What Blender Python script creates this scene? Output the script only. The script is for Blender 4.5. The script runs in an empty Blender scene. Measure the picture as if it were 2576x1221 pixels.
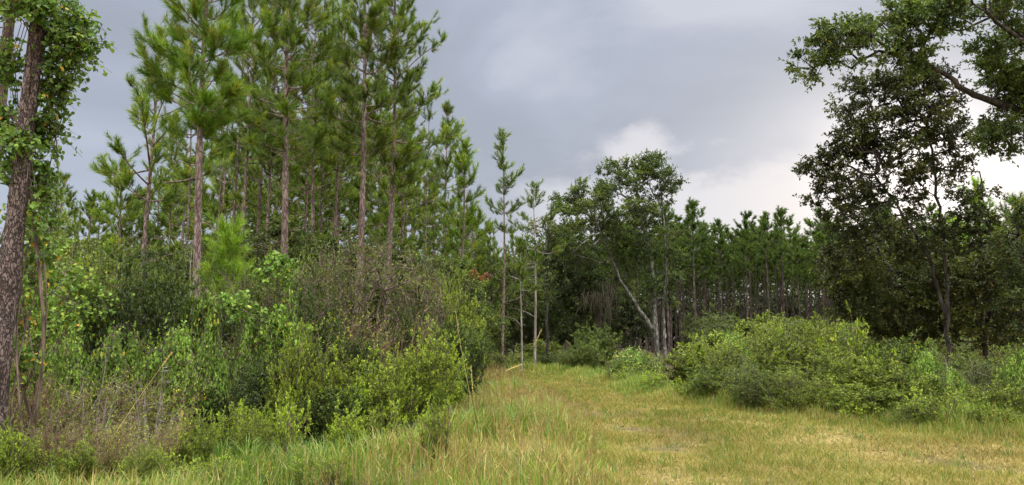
import bpy, math, numpy as np
from mathutils import Vector
C = bpy.context.scene
COL = C.collection
R_ = math.radians
PI = math.pi

# ------------------------------------------------------------------ camera
CAMZ, PITCH, F = 1.6, R_(7.2), 1910.0
ct, st = math.cos(PITCH), math.sin(PITCH)
def P(dx, dy, Y):
    """real point at forward distance Y seen at photo position dx,dy (2576x1221 grid)"""
    u, v = (dx-1288)/F, (610.5-dy)/F
    d = np.array([u, ct - st*v, st + ct*v])
    return np.array([0, 0, CAMZ]) + d*(Y/d[1])
def ZT(dy, Y): return float(P(1288, dy, Y)[2])
def PX(px, Y): return px*Y/F
cam = bpy.data.cameras.new('camera'); cam.lens = F/2576*36; cam.sensor_width = 36
cam.clip_end = 3000; cam.clip_start = 0.05
co = bpy.data.objects.new('camera', cam); COL.objects.link(co)
co.location = (0, 0, CAMZ); co.rotation_euler = (PI/2 + PITCH, 0, 0)
C.camera = co

# ------------------------------------------------------------------ mesh builder
def nrm(a):
    return a/np.maximum(np.linalg.norm(a, axis=-1, keepdims=True), 1e-9)
class MB:
    def __init__(s): s.v = []; s.f = []; s.n = 0
    def add(s, verts, faces, val=None, mat=0, smooth=False):
        verts = np.asarray(verts, np.float32).reshape(-1, 3); faces = np.asarray(faces, np.int32)
        if len(faces) == 0: return
        val = np.zeros(len(faces), np.float32) if val is None else np.broadcast_to(np.asarray(val, np.float32), (len(faces),))
        s.f.append((faces + s.n, val, mat, smooth)); s.v.append(verts); s.n += len(verts)
    def tubes(s, Pt, Rd, sides=5, mat=0, val=None):
        Pt = np.asarray(Pt, np.float32); Rd = np.asarray(Rd, np.float32)
        if Pt.ndim == 2: Pt = Pt[None]; Rd = Rd[None]
        M, S, _ = Pt.shape
        if M == 0: return
        T = np.gradient(Pt, axis=1); T = nrm(T)
        mean = nrm(Pt[:, -1]-Pt[:, 0])
        ref = np.where(np.abs(mean[:, 2:3]) > .8, np.array([[1., 0, 0]]), np.array([[0, 0, 1.]]))
        ref = np.repeat(ref[:, None], S, 1)
        A = nrm(np.cross(T, ref)); B = np.cross(T, A)
        ang = np.arange(sides)*2*PI/sides
        V = Pt[:, :, None] + Rd[:, :, None, None]*(A[:, :, None]*np.cos(ang)[None, None, :, None] + B[:, :, None]*np.sin(ang)[None, None, :, None])
        i = np.arange(S-1)[:, None]*sides; k = np.arange(sides)[None]; k2 = (k+1) % sides
        q = np.stack([i+k, i+k2, i+sides+k2, i+sides+k], -1).reshape(-1, 4)
        q = (q[None] + (np.arange(M)*S*sides)[:, None, None]).reshape(-1, 4)
        if val is not None: val = np.repeat(np.broadcast_to(val, (M,)), (S-1)*sides)
        s.add(V.reshape(-1, 3), q, val, mat, True)
    def leaves(s, c, d, n, L, W, val, oval=False, fold=.18, droop=.12, mat=0):
        N = len(c)
        if N == 0: return
        L = np.broadcast_to(L, (N,))[:, None]; W = np.broadcast_to(W, (N,))[:, None]
        d = nrm(d); sd = nrm(np.cross(d, n)); n = np.cross(sd, d)
        if not oval:
            V = np.stack([c, c+d*L*.5+sd*W*.5+n*W*fold, c+d*L-n*L*droop, c+d*L*.5-sd*W*.5+n*W*fold], 1)
            s.add(V, np.arange(N*4).reshape(N, 4), val, mat)
        else:
            V = np.stack([c, c+d*L*.22+sd*W*.5+n*W*fold, c+d*L*.62+sd*W*.42+n*W*fold, c+d*L-n*L*droop,
                          c+d*L*.62-sd*W*.42+n*W*fold, c+d*L*.22-sd*W*.5+n*W*fold], 1)
            b = np.arange(N)[:, None]*6
            q = np.concatenate([b+np.array([[0, 1, 2, 3]]), b+np.array([[3, 4, 5, 0]])], 1).reshape(-1, 4)
            s.add(V, q, np.repeat(val, 2), mat)
    def blades(s, b, tip, w, val, bend=None, mat=0, side=None):
        """tapering blades from b to tip; with bend: a bent mid point"""
        N = len(b)
        if N == 0: return
        w = np.broadcast_to(w, (N,))[:, None]
        if side is None:
            d = tip-b; rr = np.stack([-d[:, 1], d[:, 0], d[:, 2]*0], 1) + 1e-6
            side = nrm(rr)
        if bend is None:
            V = np.stack([b-side*w/2, b+side*w/2, tip], 1)
            s.add(V, np.arange(N*3).reshape(N, 3), val, mat)
        else:
            V = np.stack([b-side*w/2, b+side*w/2, bend+side*w*.4, bend-side*w*.4, tip], 1)
            i = np.arange(N)[:, None]*5
            s.add(V, i+np.array([[0, 1, 2, 3]]), val, mat)
            s.f.append((i+np.array([[3, 2, 4]])+s.n-N*5, np.broadcast_to(np.asarray(val, np.float32), (N,)), mat, False))
    def build(s, name, mats, parent=None):
        me = bpy.data.meshes.new(name)
        if s.n:
            V = np.concatenate(s.v); me.vertices.add(len(V)); me.vertices.foreach_set('co', V.ravel())
            tot = np.concatenate([np.full(len(f), f.shape[1], np.int32) for f, *_ in s.f])
            lv = np.concatenate([f.ravel() for f, *_ in s.f]).astype(np.int32)
            me.loops.add(len(lv)); me.loops.foreach_set('vertex_index', lv)
            me.polygons.add(len(tot)); stt = np.concatenate([[0], np.cumsum(tot)[:-1]]).astype(np.int32)
            me.polygons.foreach_set('loop_start', stt)
            me.polygons.foreach_set('material_index', np.concatenate([np.full(len(f), m, np.int32) for f, v, m, q in s.f]))
            me.polygons.foreach_set('use_smooth', np.concatenate([np.full(len(f), q, bool) for f, v, m, q in s.f]))
            a = me.attributes.new('v', 'FLOAT', 'FACE')
            a.data.foreach_set('value', np.concatenate([v for f, v, m, q in s.f]).astype(np.float32))
            me.update(calc_edges=True)
        for m in (mats if isinstance(mats, (list, tuple)) else [mats]): me.materials.append(m)
        o = bpy.data.objects.new(name, me); COL.objects.link(o)
        if parent: o.parent = parent
        return o

def tag(o, label=None, cat=None, group=None, kind=None):
    if label: o['label'] = label
    if cat: o['category'] = cat
    if group: o['group'] = group
    if kind: o['kind'] = kind
    return o
def thing(name, label, cat, loc=(0, 0, 0), rz=0, sc=1, group=None):
    o = bpy.data.objects.new(name, None); COL.objects.link(o)
    o.empty_display_size = .2
    o.location = [float(t) for t in loc]; o.rotation_euler = (0, 0, rz)
    o.scale = (sc, sc, sc) if np.isscalar(sc) else sc
    return tag(o, label, cat, group)
def dup(root, loc, rz, sc, label, group=None):
    r = root.copy(); COL.objects.link(r); r.location = [float(t) for t in loc]; r.rotation_euler = (0, 0, rz)
    r.scale = (sc, sc, sc) if np.isscalar(sc) else sc
    r['label'] = label
    if 'plantation pine' in label: r.rotation_euler = (rg.normal(0, .014), rg.normal(0, .014), rz)
    if group: r['group'] = group
    elif 'group' in r: del r['group']
    for ch in list(root.children):
        c = ch.copy(); COL.objects.link(c); c.parent = r
    return r

# ------------------------------------------------------------------ materials
def mat(name):
    m = bpy.data.materials.new(name); m.use_nodes = True; m.node_tree.nodes.clear()
    return m, m.node_tree
def N(nt, t, **kw):
    n = nt.nodes.new(t)
    for k, v in kw.items():
        if k.startswith('i_'):
            key = k[2:]; key = int(key) if key.isdigit() else key.replace('_', ' ')
            n.inputs[key].default_value = v
        else: setattr(n, k, v)
    return n
def ramp(nt, fac, stops):
    n = nt.nodes.new('ShaderNodeValToRGB'); e = n.color_ramp.elements
    while len(e) < len(stops): e.new(.5)
    for q, (p, c) in zip(e, stops): q.position = p; q.color = (*c, 1)
    nt.links.new(fac, n.inputs[0]); return n.outputs[0]
def mixc(nt, f, a, b, mode='MIX'):
    n = nt.nodes.new('ShaderNodeMix'); n.data_type = 'RGBA'; n.blend_type = mode
    for i, x in ((0, f), (6, a), (7, b)):
        if hasattr(x, 'is_linked'): nt.links.new(x, n.inputs[i])
        else: n.inputs[i].default_value = x if i == 0 else (*x, 1)
    return n.outputs[2]
def leafmat(name, stops, trans=.3, rough=.55, spec=.25, var=.25, nscale=.9):
    m, nt = mat(name); L = nt.links
    at = N(nt, 'ShaderNodeAttribute', attribute_name='v')
    col = ramp(nt, at.outputs['Fac'], stops)
    tc = N(nt, 'ShaderNodeTexCoord'); no = N(nt, 'ShaderNodeTexNoise', i_Scale=nscale, i_Detail=2.0)
    L.new(tc.outputs['Object'], no.inputs['Vector'])
    oi = N(nt, 'ShaderNodeObjectInfo')
    a = N(nt, 'ShaderNodeMath', operation='ADD'); L.new(no.outputs['Fac'], a.inputs[0])
    s = N(nt, 'ShaderNodeMath', operation='MULTIPLY_ADD', i_1=.35, i_2=-.17); L.new(oi.outputs['Random'], s.inputs[0]); L.new(s.outputs[0], a.inputs[1])
    h = N(nt, 'ShaderNodeMapRange', i_1=.25, i_2=.75, i_3=1-var*1.5, i_4=1+var*1.5); L.new(a.outputs[0], h.inputs[0])
    hs = N(nt, 'ShaderNodeHueSaturation'); L.new(col, hs.inputs['Color']); L.new(h.outputs[0], hs.inputs['Value'])
    hh = N(nt, 'ShaderNodeMapRange', i_1=.2, i_2=.8, i_3=.485, i_4=.51); L.new(no.outputs['Fac'], hh.inputs[0]); L.new(hh.outputs[0], hs.inputs['Hue'])
    b = N(nt, 'ShaderNodeBsdfPrincipled', i_Roughness=rough); b.inputs['Specular IOR Level'].default_value = spec
    L.new(hs.outputs[0], b.inputs['Base Color'])
    t = N(nt, 'ShaderNodeBsdfTranslucent'); tcx = mixc(nt, 1.0, hs.outputs[0], (1.25, 1.3, .7), 'MULTIPLY'); L.new(tcx, t.inputs['Color'])
    mx = N(nt, 'ShaderNodeMixShader', i_0=trans); L.new(b.outputs[0], mx.inputs[1]); L.new(t.outputs[0], mx.inputs[2])
    o = N(nt, 'ShaderNodeOutputMaterial'); L.new(mx.outputs[0], o.inputs[0])
    return m
def barkmat(name, dark, mid, light, sc=9.0, zs=.22, bump=.6, crack=.25):
    m, nt = mat(name); L = nt.links
    tc = N(nt, 'ShaderNodeTexCoord'); mp = N(nt, 'ShaderNodeMapping'); mp.inputs['Scale'].default_value = (1, 1, zs)
    L.new(tc.outputs['Object'], mp.inputs[0])
    nz = N(nt, 'ShaderNodeTexNoise', i_Scale=sc*.7, i_Detail=6.0); L.new(mp.outputs[0], nz.inputs['Vector'])
    ad = mixc(nt, .18, mp.outputs[0], nz.outputs['Color'])
    vo = N(nt, 'ShaderNodeTexVoronoi', feature='DISTANCE_TO_EDGE', i_Scale=sc); L.new(ad, vo.inputs['Vector'])
    n2 = N(nt, 'ShaderNodeTexNoise', i_Scale=1.3, i_Detail=5.0); L.new(tc.outputs['Object'], n2.inputs['Vector'])
    c1 = ramp(nt, n2.outputs['Fac'], [(.35, mid), (.65, light)])
    n3 = N(nt, 'ShaderNodeTexNoise', i_Scale=sc*2.5, i_Detail=4.0); L.new(mp.outputs[0], n3.inputs['Vector'])
    v3 = ramp(nt, n3.outputs['Fac'], [(.3, (.6, .6, .6)), (.7, (1.25, 1.25, 1.25))])
    c1 = mixc(nt, 1.0, c1, v3, 'MULTIPLY')
    cr = ramp(nt, vo.outputs['Distance'], [(0, (0, 0, 0)), (crack, (1, 1, 1))])
    c = mixc(nt, cr, dark, c1)
    b = N(nt, 'ShaderNodeBsdfPrincipled', i_Roughness=.9); b.inputs['Specular IOR Level'].default_value = .15
    L.new(c, b.inputs['Base Color'])
    bm = N(nt, 'ShaderNodeBump', i_Strength=bump, i_Distance=.03); L.new(cr, bm.inputs['Height']); L.new(bm.outputs[0], b.inputs['Normal'])
    o = N(nt, 'ShaderNodeOutputMaterial'); L.new(b.outputs[0], o.inputs[0])
    return m
M = {}
M['bark_pine'] = barkmat('pine bark', (.075, .05, .043), (.19, .13, .115), (.30, .225, .205), 12, .3, .5, .18)
M['bark_near'] = barkmat('grey plated pine bark', (.04, .028, .024), (.125, .085, .074), (.23, .175, .16), 26, .35, .9, .16)
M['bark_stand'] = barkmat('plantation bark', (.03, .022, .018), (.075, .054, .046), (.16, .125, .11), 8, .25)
M['bark_oak'] = barkmat('grey oak bark', (.045, .04, .033), (.13, .12, .10), (.29, .28, .24), 9, .35)
M['bark_dark'] = barkmat('dark bark', (.02, .016, .014), (.05, .04, .034), (.085, .07, .062), 7, .3)
M['twig'] = barkmat('brown twig', (.06, .042, .033), (.15, .105, .082), (.24, .175, .14), 6, .3, 0)
M['twig_dead'] = barkmat('dead reddish twig', (.12, .065, .052), (.30, .175, .14), (.44, .30, .25), 5, .3, 0)
M['twig_grey'] = barkmat('weathered grey branch', (.16, .14, .12), (.28, .25, .215), (.40, .36, .31), 5, .3, 0)
M['needle'] = leafmat('pine needles', [(0, (0.046, 0.078, 0.010)), (.45, (0.093, 0.158, 0.015)), (.85, (0.178, 0.253, 0.023)), (1, (0.293, 0.278, 0.026))], .30, .5, .3, .25)
M['needle_bright'] = leafmat('fresh pine needles', [(0, (0.077, 0.148, 0.013)), (.5, (0.142, 0.251, 0.021)), (.9, (0.233, 0.342, 0.030)), (1, (0.336, 0.296, 0.041))], .35, .5, .3, .2)
M['needle_lime'] = leafmat('lime pine needles', [(0, (0.096, 0.174, 0.015)), (.5, (0.167, 0.289, 0.023)), (1, (0.272, 0.361, 0.045))], .35, .5, .2, .15)
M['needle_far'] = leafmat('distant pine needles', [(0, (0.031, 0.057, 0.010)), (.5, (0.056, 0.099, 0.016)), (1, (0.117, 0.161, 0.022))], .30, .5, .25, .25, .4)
M['oak'] = leafmat('oak leaves', [(0, (0.028, 0.046, 0.013)), (.5, (0.058, 0.085, 0.021)), (.9, (0.109, 0.142, 0.028)), (1, (0.193, 0.166, 0.033))], .30, .5, .3, .3)
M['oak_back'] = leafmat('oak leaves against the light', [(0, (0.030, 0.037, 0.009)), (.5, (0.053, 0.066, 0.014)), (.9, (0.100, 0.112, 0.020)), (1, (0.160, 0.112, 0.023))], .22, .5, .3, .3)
M['hard'] = leafmat('sapling leaves', [(0, (0.037, 0.059, 0.010)), (.5, (0.069, 0.105, 0.016)), (.9, (0.126, 0.164, 0.022)), (1, (0.232, 0.201, 0.028))], .22, .5, .3, .3)
M['vine'] = leafmat('vine leaves', [(0, (0.064, 0.120, 0.018)), (.45, (0.120, 0.208, 0.028)), (.85, (0.211, 0.316, 0.043)), (.95, (0.337, 0.379, 0.055)), (.975, (0.563, 0.418, 0.049)), (1, (0.591, 0.254, 0.041))], .22, .55, .2, .25, 1.6)
M['ivy'] = leafmat('dark climbing leaves', [(0, (0.042, 0.082, 0.013)), (.45, (0.079, 0.141, 0.020)), (.85, (0.139, 0.215, 0.030)), (.95, (0.222, 0.258, 0.038)), (.975, (0.372, 0.284, 0.034)), (1, (0.390, 0.173, 0.029))], .22, .55, .2, .25, 1.6)
M['gall'] = leafmat('small shrub leaves', [(0, (0.072, 0.114, 0.011)), (.5, (0.154, 0.229, 0.018)), (.9, (0.291, 0.383, 0.029)), (1, (0.490, 0.474, 0.041))], .22, .5, .3, .28, 1.3)
M['myrtle'] = leafmat('dark shrub leaves', [(0, (0.041, 0.069, 0.011)), (.5, (0.084, 0.128, 0.017)), (.9, (0.153, 0.202, 0.024)), (1, (0.274, 0.282, 0.032))], .22, .45, .4, .28, 1.3)
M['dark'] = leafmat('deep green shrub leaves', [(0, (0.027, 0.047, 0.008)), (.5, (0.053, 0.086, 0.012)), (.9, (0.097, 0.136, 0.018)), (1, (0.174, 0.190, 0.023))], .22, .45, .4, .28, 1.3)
M['olive'] = leafmat('olive shrub leaves', [(0, (0.059, 0.090, 0.013)), (.5, (0.120, 0.165, 0.022)), (.9, (0.204, 0.257, 0.032)), (.97, (0.309, 0.343, 0.041)), (1, (0.463, 0.396, 0.061))], .22, .5, .3, .28, 1.1)
M['rust'] = leafmat('rust red leaves', [(0, (0.255, 0.099, 0.039)), (1, (0.425, 0.209, 0.077))], .3)
M['moss'] = leafmat('grey moss strands', [(0, (.075, .062, .040)), (1, (.15, .125, .085))], .25)
GR = [(0, (0.062, 0.103, 0.012)), (.28, (0.138, 0.170, 0.022)), (.42, (0.243, 0.211, 0.046)), (.72, (0.360, 0.285, 0.098)), (.9, (0.276, 0.181, 0.070)), (1, (0.103, 0.063, 0.030))]
M['grass_mown'] = leafmat('mown grass blades', GR, .3, .6, .2, .14, .5)
M['grass_tall'] = leafmat('tall grass blades', [(0, (0.060, 0.122, 0.018)), (.45, (0.120, 0.189, 0.028)), (.62, (0.206, 0.218, 0.040)), (.8, (0.327, 0.252, 0.088)), (1, (.20, .135, .06))], .35, .55, .25, .2, .6)
M['litter_leaf'] = leafmat('dry leaf litter', [(0, (.05, .032, .02)), (.6, (.17, .10, .055)), (1, (.36, .26, .14))], .05)
M['straw'] = leafmat('straw', [(0, (.30, .29, .09)), (1, (.50, .38, .17))], .25)

# ground
def groundmat():
    m, nt = mat('dry sandy turf'); L = nt.links
    tc = N(nt, 'ShaderNodeTexCoord')
    a = N(nt, 'ShaderNodeTexNoise', i_Scale=.55, i_Detail=6.0, i_Roughness=.6); L.new(tc.outputs['Object'], a.inputs['Vector'])
    b = N(nt, 'ShaderNodeTexNoise', i_Scale=14.0, i_Detail=8.0, i_Roughness=.7); L.new(tc.outputs['Object'], b.inputs['Vector'])
    c1 = ramp(nt, a.outputs['Fac'], [(.34, (.10, .085, .045)), (.46, (.19, .155, .055)), (.62, (.27, .205, .085))])
    c2 = ramp(nt, b.outputs['Fac'], [(.32, (.35, .35, .33)), (.6, (1.15, 1.15, 1.1))])
    c = mixc(nt, 1.0, c1, c2, 'MULTIPLY')
    p = N(nt, 'ShaderNodeBsdfPrincipled', i_Roughness=.95); p.inputs['Specular IOR Level'].default_value = .1
    L.new(c, p.inputs['Base Color'])
    bm = N(nt, 'ShaderNodeBump', i_Strength=.7, i_Distance=.04); L.new(b.outputs['Fac'], bm.inputs['Height']); L.new(bm.outputs[0], p.inputs['Normal'])
    o = N(nt, 'ShaderNodeOutputMaterial'); L.new(p.outputs[0], o.inputs[0]); return m
def flatmat(name, c0, c1, sc=3.0):
    m, nt = mat(name); L = nt.links
    tc = N(nt, 'ShaderNodeTexCoord'); a = N(nt, 'ShaderNodeTexNoise', i_Scale=sc, i_Detail=8.0, i_Roughness=.7); L.new(tc.outputs['Object'], a.inputs['Vector'])
    c = ramp(nt, a.outputs['Fac'], [(.35, c0), (.65, c1)])
    p = N(nt, 'ShaderNodeBsdfPrincipled', i_Roughness=.95); p.inputs['Specular IOR Level'].default_value = .1; L.new(c, p.inputs['Base Color'])
    o = N(nt, 'ShaderNodeOutputMaterial'); L.new(p.outputs[0], o.inputs[0]); return m
M['ground'] = groundmat()
M['litter'] = flatmat('pine straw litter', (.03, .022, .013), (.085, .06, .032), 6)
M['soil'] = flatmat('bare sandy soil', (.05, .038, .018), (.12, .09, .042), 9)

# ------------------------------------------------------------------ ground relief and zones
def hgt(x, y):
    x = np.asarray(x, float); y = np.asarray(y, float)
    return (.03*np.sin(x*.9+1)*np.sin(y*.7) + .04*np.sin(x*.31+y*.23+2) + .018*np.sin(x*2.3+y*1.1)*np.sin(y*1.9-x*.6))*np.clip(60-np.abs(y), 0, 30)/30
YB = np.array([0, 8.2, 12.2, 17, 24.4, 30, 36, 44, 60])
XL = np.array([.2, .48, .84, .75, .0, -.7, -1.9, -6.5, -16])
YR = np.array([0, 8, 11.7, 14.2, 19.1, 26.6, 33, 38, 44, 60])
XR = np.array([10, 9.2, 8.1, 6.5, 4.2, 3.2, 2.6, .5, -3, -12])
def xl(y): return np.interp(y, YB, XL)
def xr(y): return np.interp(y, YR, XR)
def lane(y, k):   # the two worn wheel lines along the track
    return xl(y)*(1-k) + xr(y)*k

def make_ground():
    xs = np.concatenate([[-900, -400, -150, -80, -50], np.linspace(-36, 40, 153), [55, 80, 150, 400, 900]])
    ys = np.concatenate([[-600, -200, -60, -20, -6], np.linspace(-2, 60, 125), [70, 90, 130, 250, 600, 1800]])
    X, Y = np.meshgrid(xs, ys); Z = hgt(X, Y); n = len(xs)
    V = np.stack([X, Y, Z], -1).reshape(-1, 3)
    i, j = np.meshgrid(np.arange(len(ys)-1), np.arange(n-1), indexing='ij'); q = (i*n+j)
    Fq = np.stack([q, q+1, q+n+1, q+n], -1).reshape(-1, 4)
    cx, cy = V[Fq].mean(1)[:, 0], V[Fq].mean(1)[:, 1]
    wood = (((cx < xl(cy)-1.6) & (cy > 4)) | ((cx > xr(cy)+1.2) & (cy > 9)) | (cy > 46))
    mb = MB(); mb.add(V, Fq[~wood], mat=0, smooth=True); mb.f.append((Fq[wood], np.zeros(wood.sum(), np.float32), 1, True))
    tag(mb.build('ground', [M['ground'], M['litter']]), kind='structure')
make_ground()
def make_track():
    """worn soil patches of the wheel track: irregular sheets hugging the ground"""
    rg = np.random.default_rng(5); mb = MB()
    spots = [(1385, 985, .55, 2.2), (1400, 1000, .5, 2.6), (1470, 1020, .8, 1.6), (1520, 1040, .7, 1.2), (1660, 1080, .6, .4), (1760, 1100, .6, .35), (1360, 950, 1.0, 3.0)]
    for dx, dy, rx, ry in spots:
        g = P(dx, dy, 1); d = g-np.array([0, 0, CAMZ]); t = CAMZ/-d[2]; g = d*t
        k = 28; a = np.arange(k)*2*PI/k; r = 1+.25*np.sin(a*3+rg.random()*6)+.18*np.sin(a*7+rg.random()*6)
        x = g[0]+np.cos(a)*rx*r; y = g[1]+np.sin(a)*ry*r
        ring = []
        for q in (0, .5, 1):
            X = g[0]+(x-g[0])*q; Y_ = g[1]+(y-g[1])*q
            ring.append(np.stack([X, Y_, hgt(X, Y_)+.006*(1-q)+.004], 1))
        V = np.concatenate(ring); i = np.arange(k); j = (i+1) % k
        mb.add(V, np.concatenate([np.stack([i, j, j+k, i+k], 1), np.stack([i+k, j+k, j+2*k, i+2*k], 1)]), smooth=True)
    tag(mb.build('path', M['soil']), kind='structure')
make_track()

# ------------------------------------------------------------------ grass
def grass():
    rg = np.random.default_rng(11)
    def pts(n, y0, y1, pw=1.6):
        u = rg.random(n); a = 1-pw
        return (y0**a + u*(y1**a-y0**a))**(1/a)
    # mown track
    mb = MB(); n = 330000
    y = pts(n, 5, 46, 1.55); x = xl(y)-.5 + (xr(y)-xl(y)+1.2)*rg.random(n)
    pat = np.sin(x*1.7+np.sin(y*1.3)*2)*np.sin(y*1.1+x*.6)+.5*np.sin(x*4.1+y*2.3)*np.sin(y*3.7-x)
    k = (x-xl(y))/np.maximum(xr(y)-xl(y), .3)
    rut = np.exp(-((k-.22)/.07)**2)*(y > 13)*(y < 24) + np.exp(-((k-.62)/.08)**2)*(y > 10)*(y < 22)*.6
    keep = rg.random(n) > .6*np.clip(rut+.35*(pat < -.75), 0, 1)
    x, y, pat, k = x[keep], y[keep], pat[keep], k[keep]; n = len(x)
    edge = np.clip(np.minimum(k, 1-k)*6, 0, 1)
    h = rg.uniform(.03, .10, n)*(1.0+.4*pat.clip(-1, 1))*(1+.9*(1-edge)) ; s = np.clip(y/9, .8, 4)
    b = np.stack([x, y, hgt(x, y)-.01], 1)
    a = rg.random(n)*2*PI; l = rg.uniform(.2, 1.6, n)
    tip = b + np.stack([np.cos(a)*h*l, np.sin(a)*h*l, h], 1)
    v = np.clip(.46+.26*rg.standard_normal(n)+.10*np.sin(x*.8+y*.45+1)*np.sin(y*.6-x*.3) - .11*pat.clip(-1, 1.2) - .13*(1-edge) + .06*(y < 11), 0, 1)
    an = rg.random(n)*PI; sd = np.stack([np.cos(an), np.sin(an), an*0], 1)
    mb.blades(b, tip, .0085*s*rg.uniform(.5, 1.5, n), v, side=sd)
    tag(mb.build('mown_grass', M['grass_mown']), 'short dry yellow mown grass covering the open track', 'grass', kind='stuff')
    mb = MB(); n = 5200
    y = pts(n, 5.5, 36, 1.5); x = xl(y)+(xr(y)-xl(y))*rg.random(n); b = np.stack([x, y, hgt(x, y)+.012], 1); a = rg.random(n)*6.28
    mb.leaves(b, np.stack([np.cos(a), np.sin(a), rg.normal(0, .15, n)], 1), rg.normal(0, .3, (n, 3))+[0, 0, 1], rg.uniform(.03, .12, n), rg.uniform(.006, .03, n), rg.random(n))
    tag(mb.build('leaf_litter', M['litter_leaf']), 'scattered dry leaves and clippings on the mown track', 'litter', kind='stuff')
    mb = MB(); nc = 420; yc = pts(nc, 6, 34, 1.5); xc = xl(yc)+(xr(yc)-xl(yc))*rg.random(nc); k = 16; n = nc*k
    x = np.repeat(xc, k)+rg.normal(0, .05, n); y = np.repeat(yc, k)+rg.normal(0, .05, n); a = rg.random(n)*6.28; h = rg.uniform(.06, .2, n)*np.repeat(rg.uniform(.6, 1.3, nc), k)
    b = np.stack([x, y, hgt(x, y)-.01], 1); o = np.stack([np.cos(a), np.sin(a), a*0], 1); l = rg.uniform(.2, .9, (n, 1))
    mb.blades(b, b+o*h[:, None]*l+np.array([0, 0, 1])*h[:, None], .008*np.clip(y/9, .8, 3), np.clip(np.repeat(rg.uniform(.05, .55, nc), k)+rg.normal(0, .1, n), 0, 1), side=np.stack([-np.sin(a), np.cos(a), a*0], 1))
    tag(mb.build('grass_tufts', M['grass_tall']), 'low green tufts dotted through the dry mown grass', 'grass', kind='stuff')
    # tall grass left of track, in the foreground and along the thicket
    mb = MB(); n = 62000
    y = pts(n, 6, 38, 1.5); x = xl(y)+.7 - rg.random(n)**.8*np.interp(y, [6, 9, 12, 16, 24, 38], [8.5, 7.5, 3.2, 2.6, 2.4, 2.2])
    pat = np.sin(x*1.1+y*.4)*np.sin(y*1.3-x*.5+1)
    kp = (xl(y)-x < .9) | (np.sin(x*2.3+y*.8)*np.sin(y*2.1-x*.7)+.6*rg.standard_normal(n) > -.15); x, y, pat = x[kp], y[kp], pat[kp]; n = len(x)
    h = rg.uniform(.25, .75, n)*(1+.35*pat)*np.clip((xl(y)+.85-x)/.9, .22, 1)*np.interp(y, [6, 10, 20, 38], [.7, .85, .75, .6])*np.interp(xl(y)-x, [0, 1.5, 3], [1, .88, .72])
    s = np.clip(y/9, .8, 4); b = np.stack([x, y, hgt(x, y)-.02], 1); a = rg.random(n)*2*PI; l = rg.uniform(.05, .55, n)
    o = np.stack([np.cos(a), np.sin(a), a*0], 1)
    mid = b+o*(h*l*.35)[:, None]+np.array([0, 0, 1])*(h*.6)[:, None]
    tip = b+o*(h*l*1.3)[:, None]+np.array([0, 0, 1])*(h*rg.uniform(.75, 1.05, n))[:, None]
    pt2 = np.sin(x*.9+2)*np.sin(y*.8+x*.3)
    v = np.clip(.42+.26*rg.standard_normal(n)+.26*pt2+.14*np.clip(1-(xl(y)-x)/2.2, -.6, 1), 0, 1)
    mb.blades(b, tip, .0095*s*rg.uniform(.5, 1.7, n), v, bend=mid, side=np.stack([-np.sin(a), np.cos(a), a*0], 1))
    # seeding stalks among it
    m2 = 1900; i = rg.choice(np.nonzero((xl(y)-x < 2.2) | (rg.random(n) < .15))[0], m2); bb = b[i]; hh = rg.uniform(.35, .75, m2)*np.clip((xl(bb[:, 1])+.9-bb[:, 0])/.9, .3, 1)*np.interp(xl(bb[:, 1])-bb[:, 0], [0, 1.5, 3], [1, .8, .5])
    oo = np.stack([rg.normal(0, .16, m2), rg.normal(0, .16, m2), np.ones(m2)], 1)
    tp = bb+oo*hh[:, None]
    mb.tubes(np.stack([bb, (bb+tp)/2+oo*0, tp], 1), np.repeat(np.array([[.0028, .0024, .0016]]), m2, 0)*np.clip(bb[:, 1:2]/9, .8, 3), 3, 0, .8+.2*rg.random(m2))
    for q in range(7):
        c = bb+oo*(hh*(1-.035*q))[:, None]; d = oo+rg.normal(0, .5, (m2, 3))
        mb.leaves(c, d, rg.normal(0, 1, (m2, 3)), .035, .010*np.clip(bb[:, 1]/9, .8, 3), .9+.1*rg.random(m2))
    tag(mb.build('tall_grass', M['grass_tall']), 'tall mixed green and straw grass left of the mown track', 'grass', kind='stuff')
    # fringe in front of the shrubs on the right
    mb = MB(); n = 60000
    y = pts(n, 9, 40, 1.5); x = xr(y) - .75 + 1.9*rg.random(n)
    y = y + rg.normal(0, .35, n)
    h = rg.uniform(.08, .5, n)*np.clip((x-xr(y)+.95)/1.1, .2, 1)*(1+.4*np.sin(x*2.1)*np.sin(y*1.7))
    s = np.clip(y/9, .8, 4); b = np.stack([x, y, hgt(x, y)-.02], 1); a = rg.random(n)*2*PI; l = rg.uniform(.05, .6, n); o = np.stack([np.cos(a), np.sin(a), a*0], 1)
    mid = b+o*(h*l*.35)[:, None]+np.array([0, 0, 1])*(h*.6)[:, None]; tip = b+o*(h*l*1.2)[:, None]+np.array([0, 0, 1])*h[:, None]
    v = np.clip(.50+.22*rg.standard_normal(n)-.16*(x-xr(y))+.12*np.sin(x*1.3)*np.sin(y*.9), 0, 1)
    mb.blades(b, tip, .007*s*rg.uniform(.6, 1.4, n), v, bend=mid, side=np.stack([-np.sin(a), np.cos(a), a*0], 1))
    tag(mb.build('verge_grass', M['grass_tall']), 'ragged green verge grass at the foot of the right hand shrubs', 'grass', kind='stuff')
grass()

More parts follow.
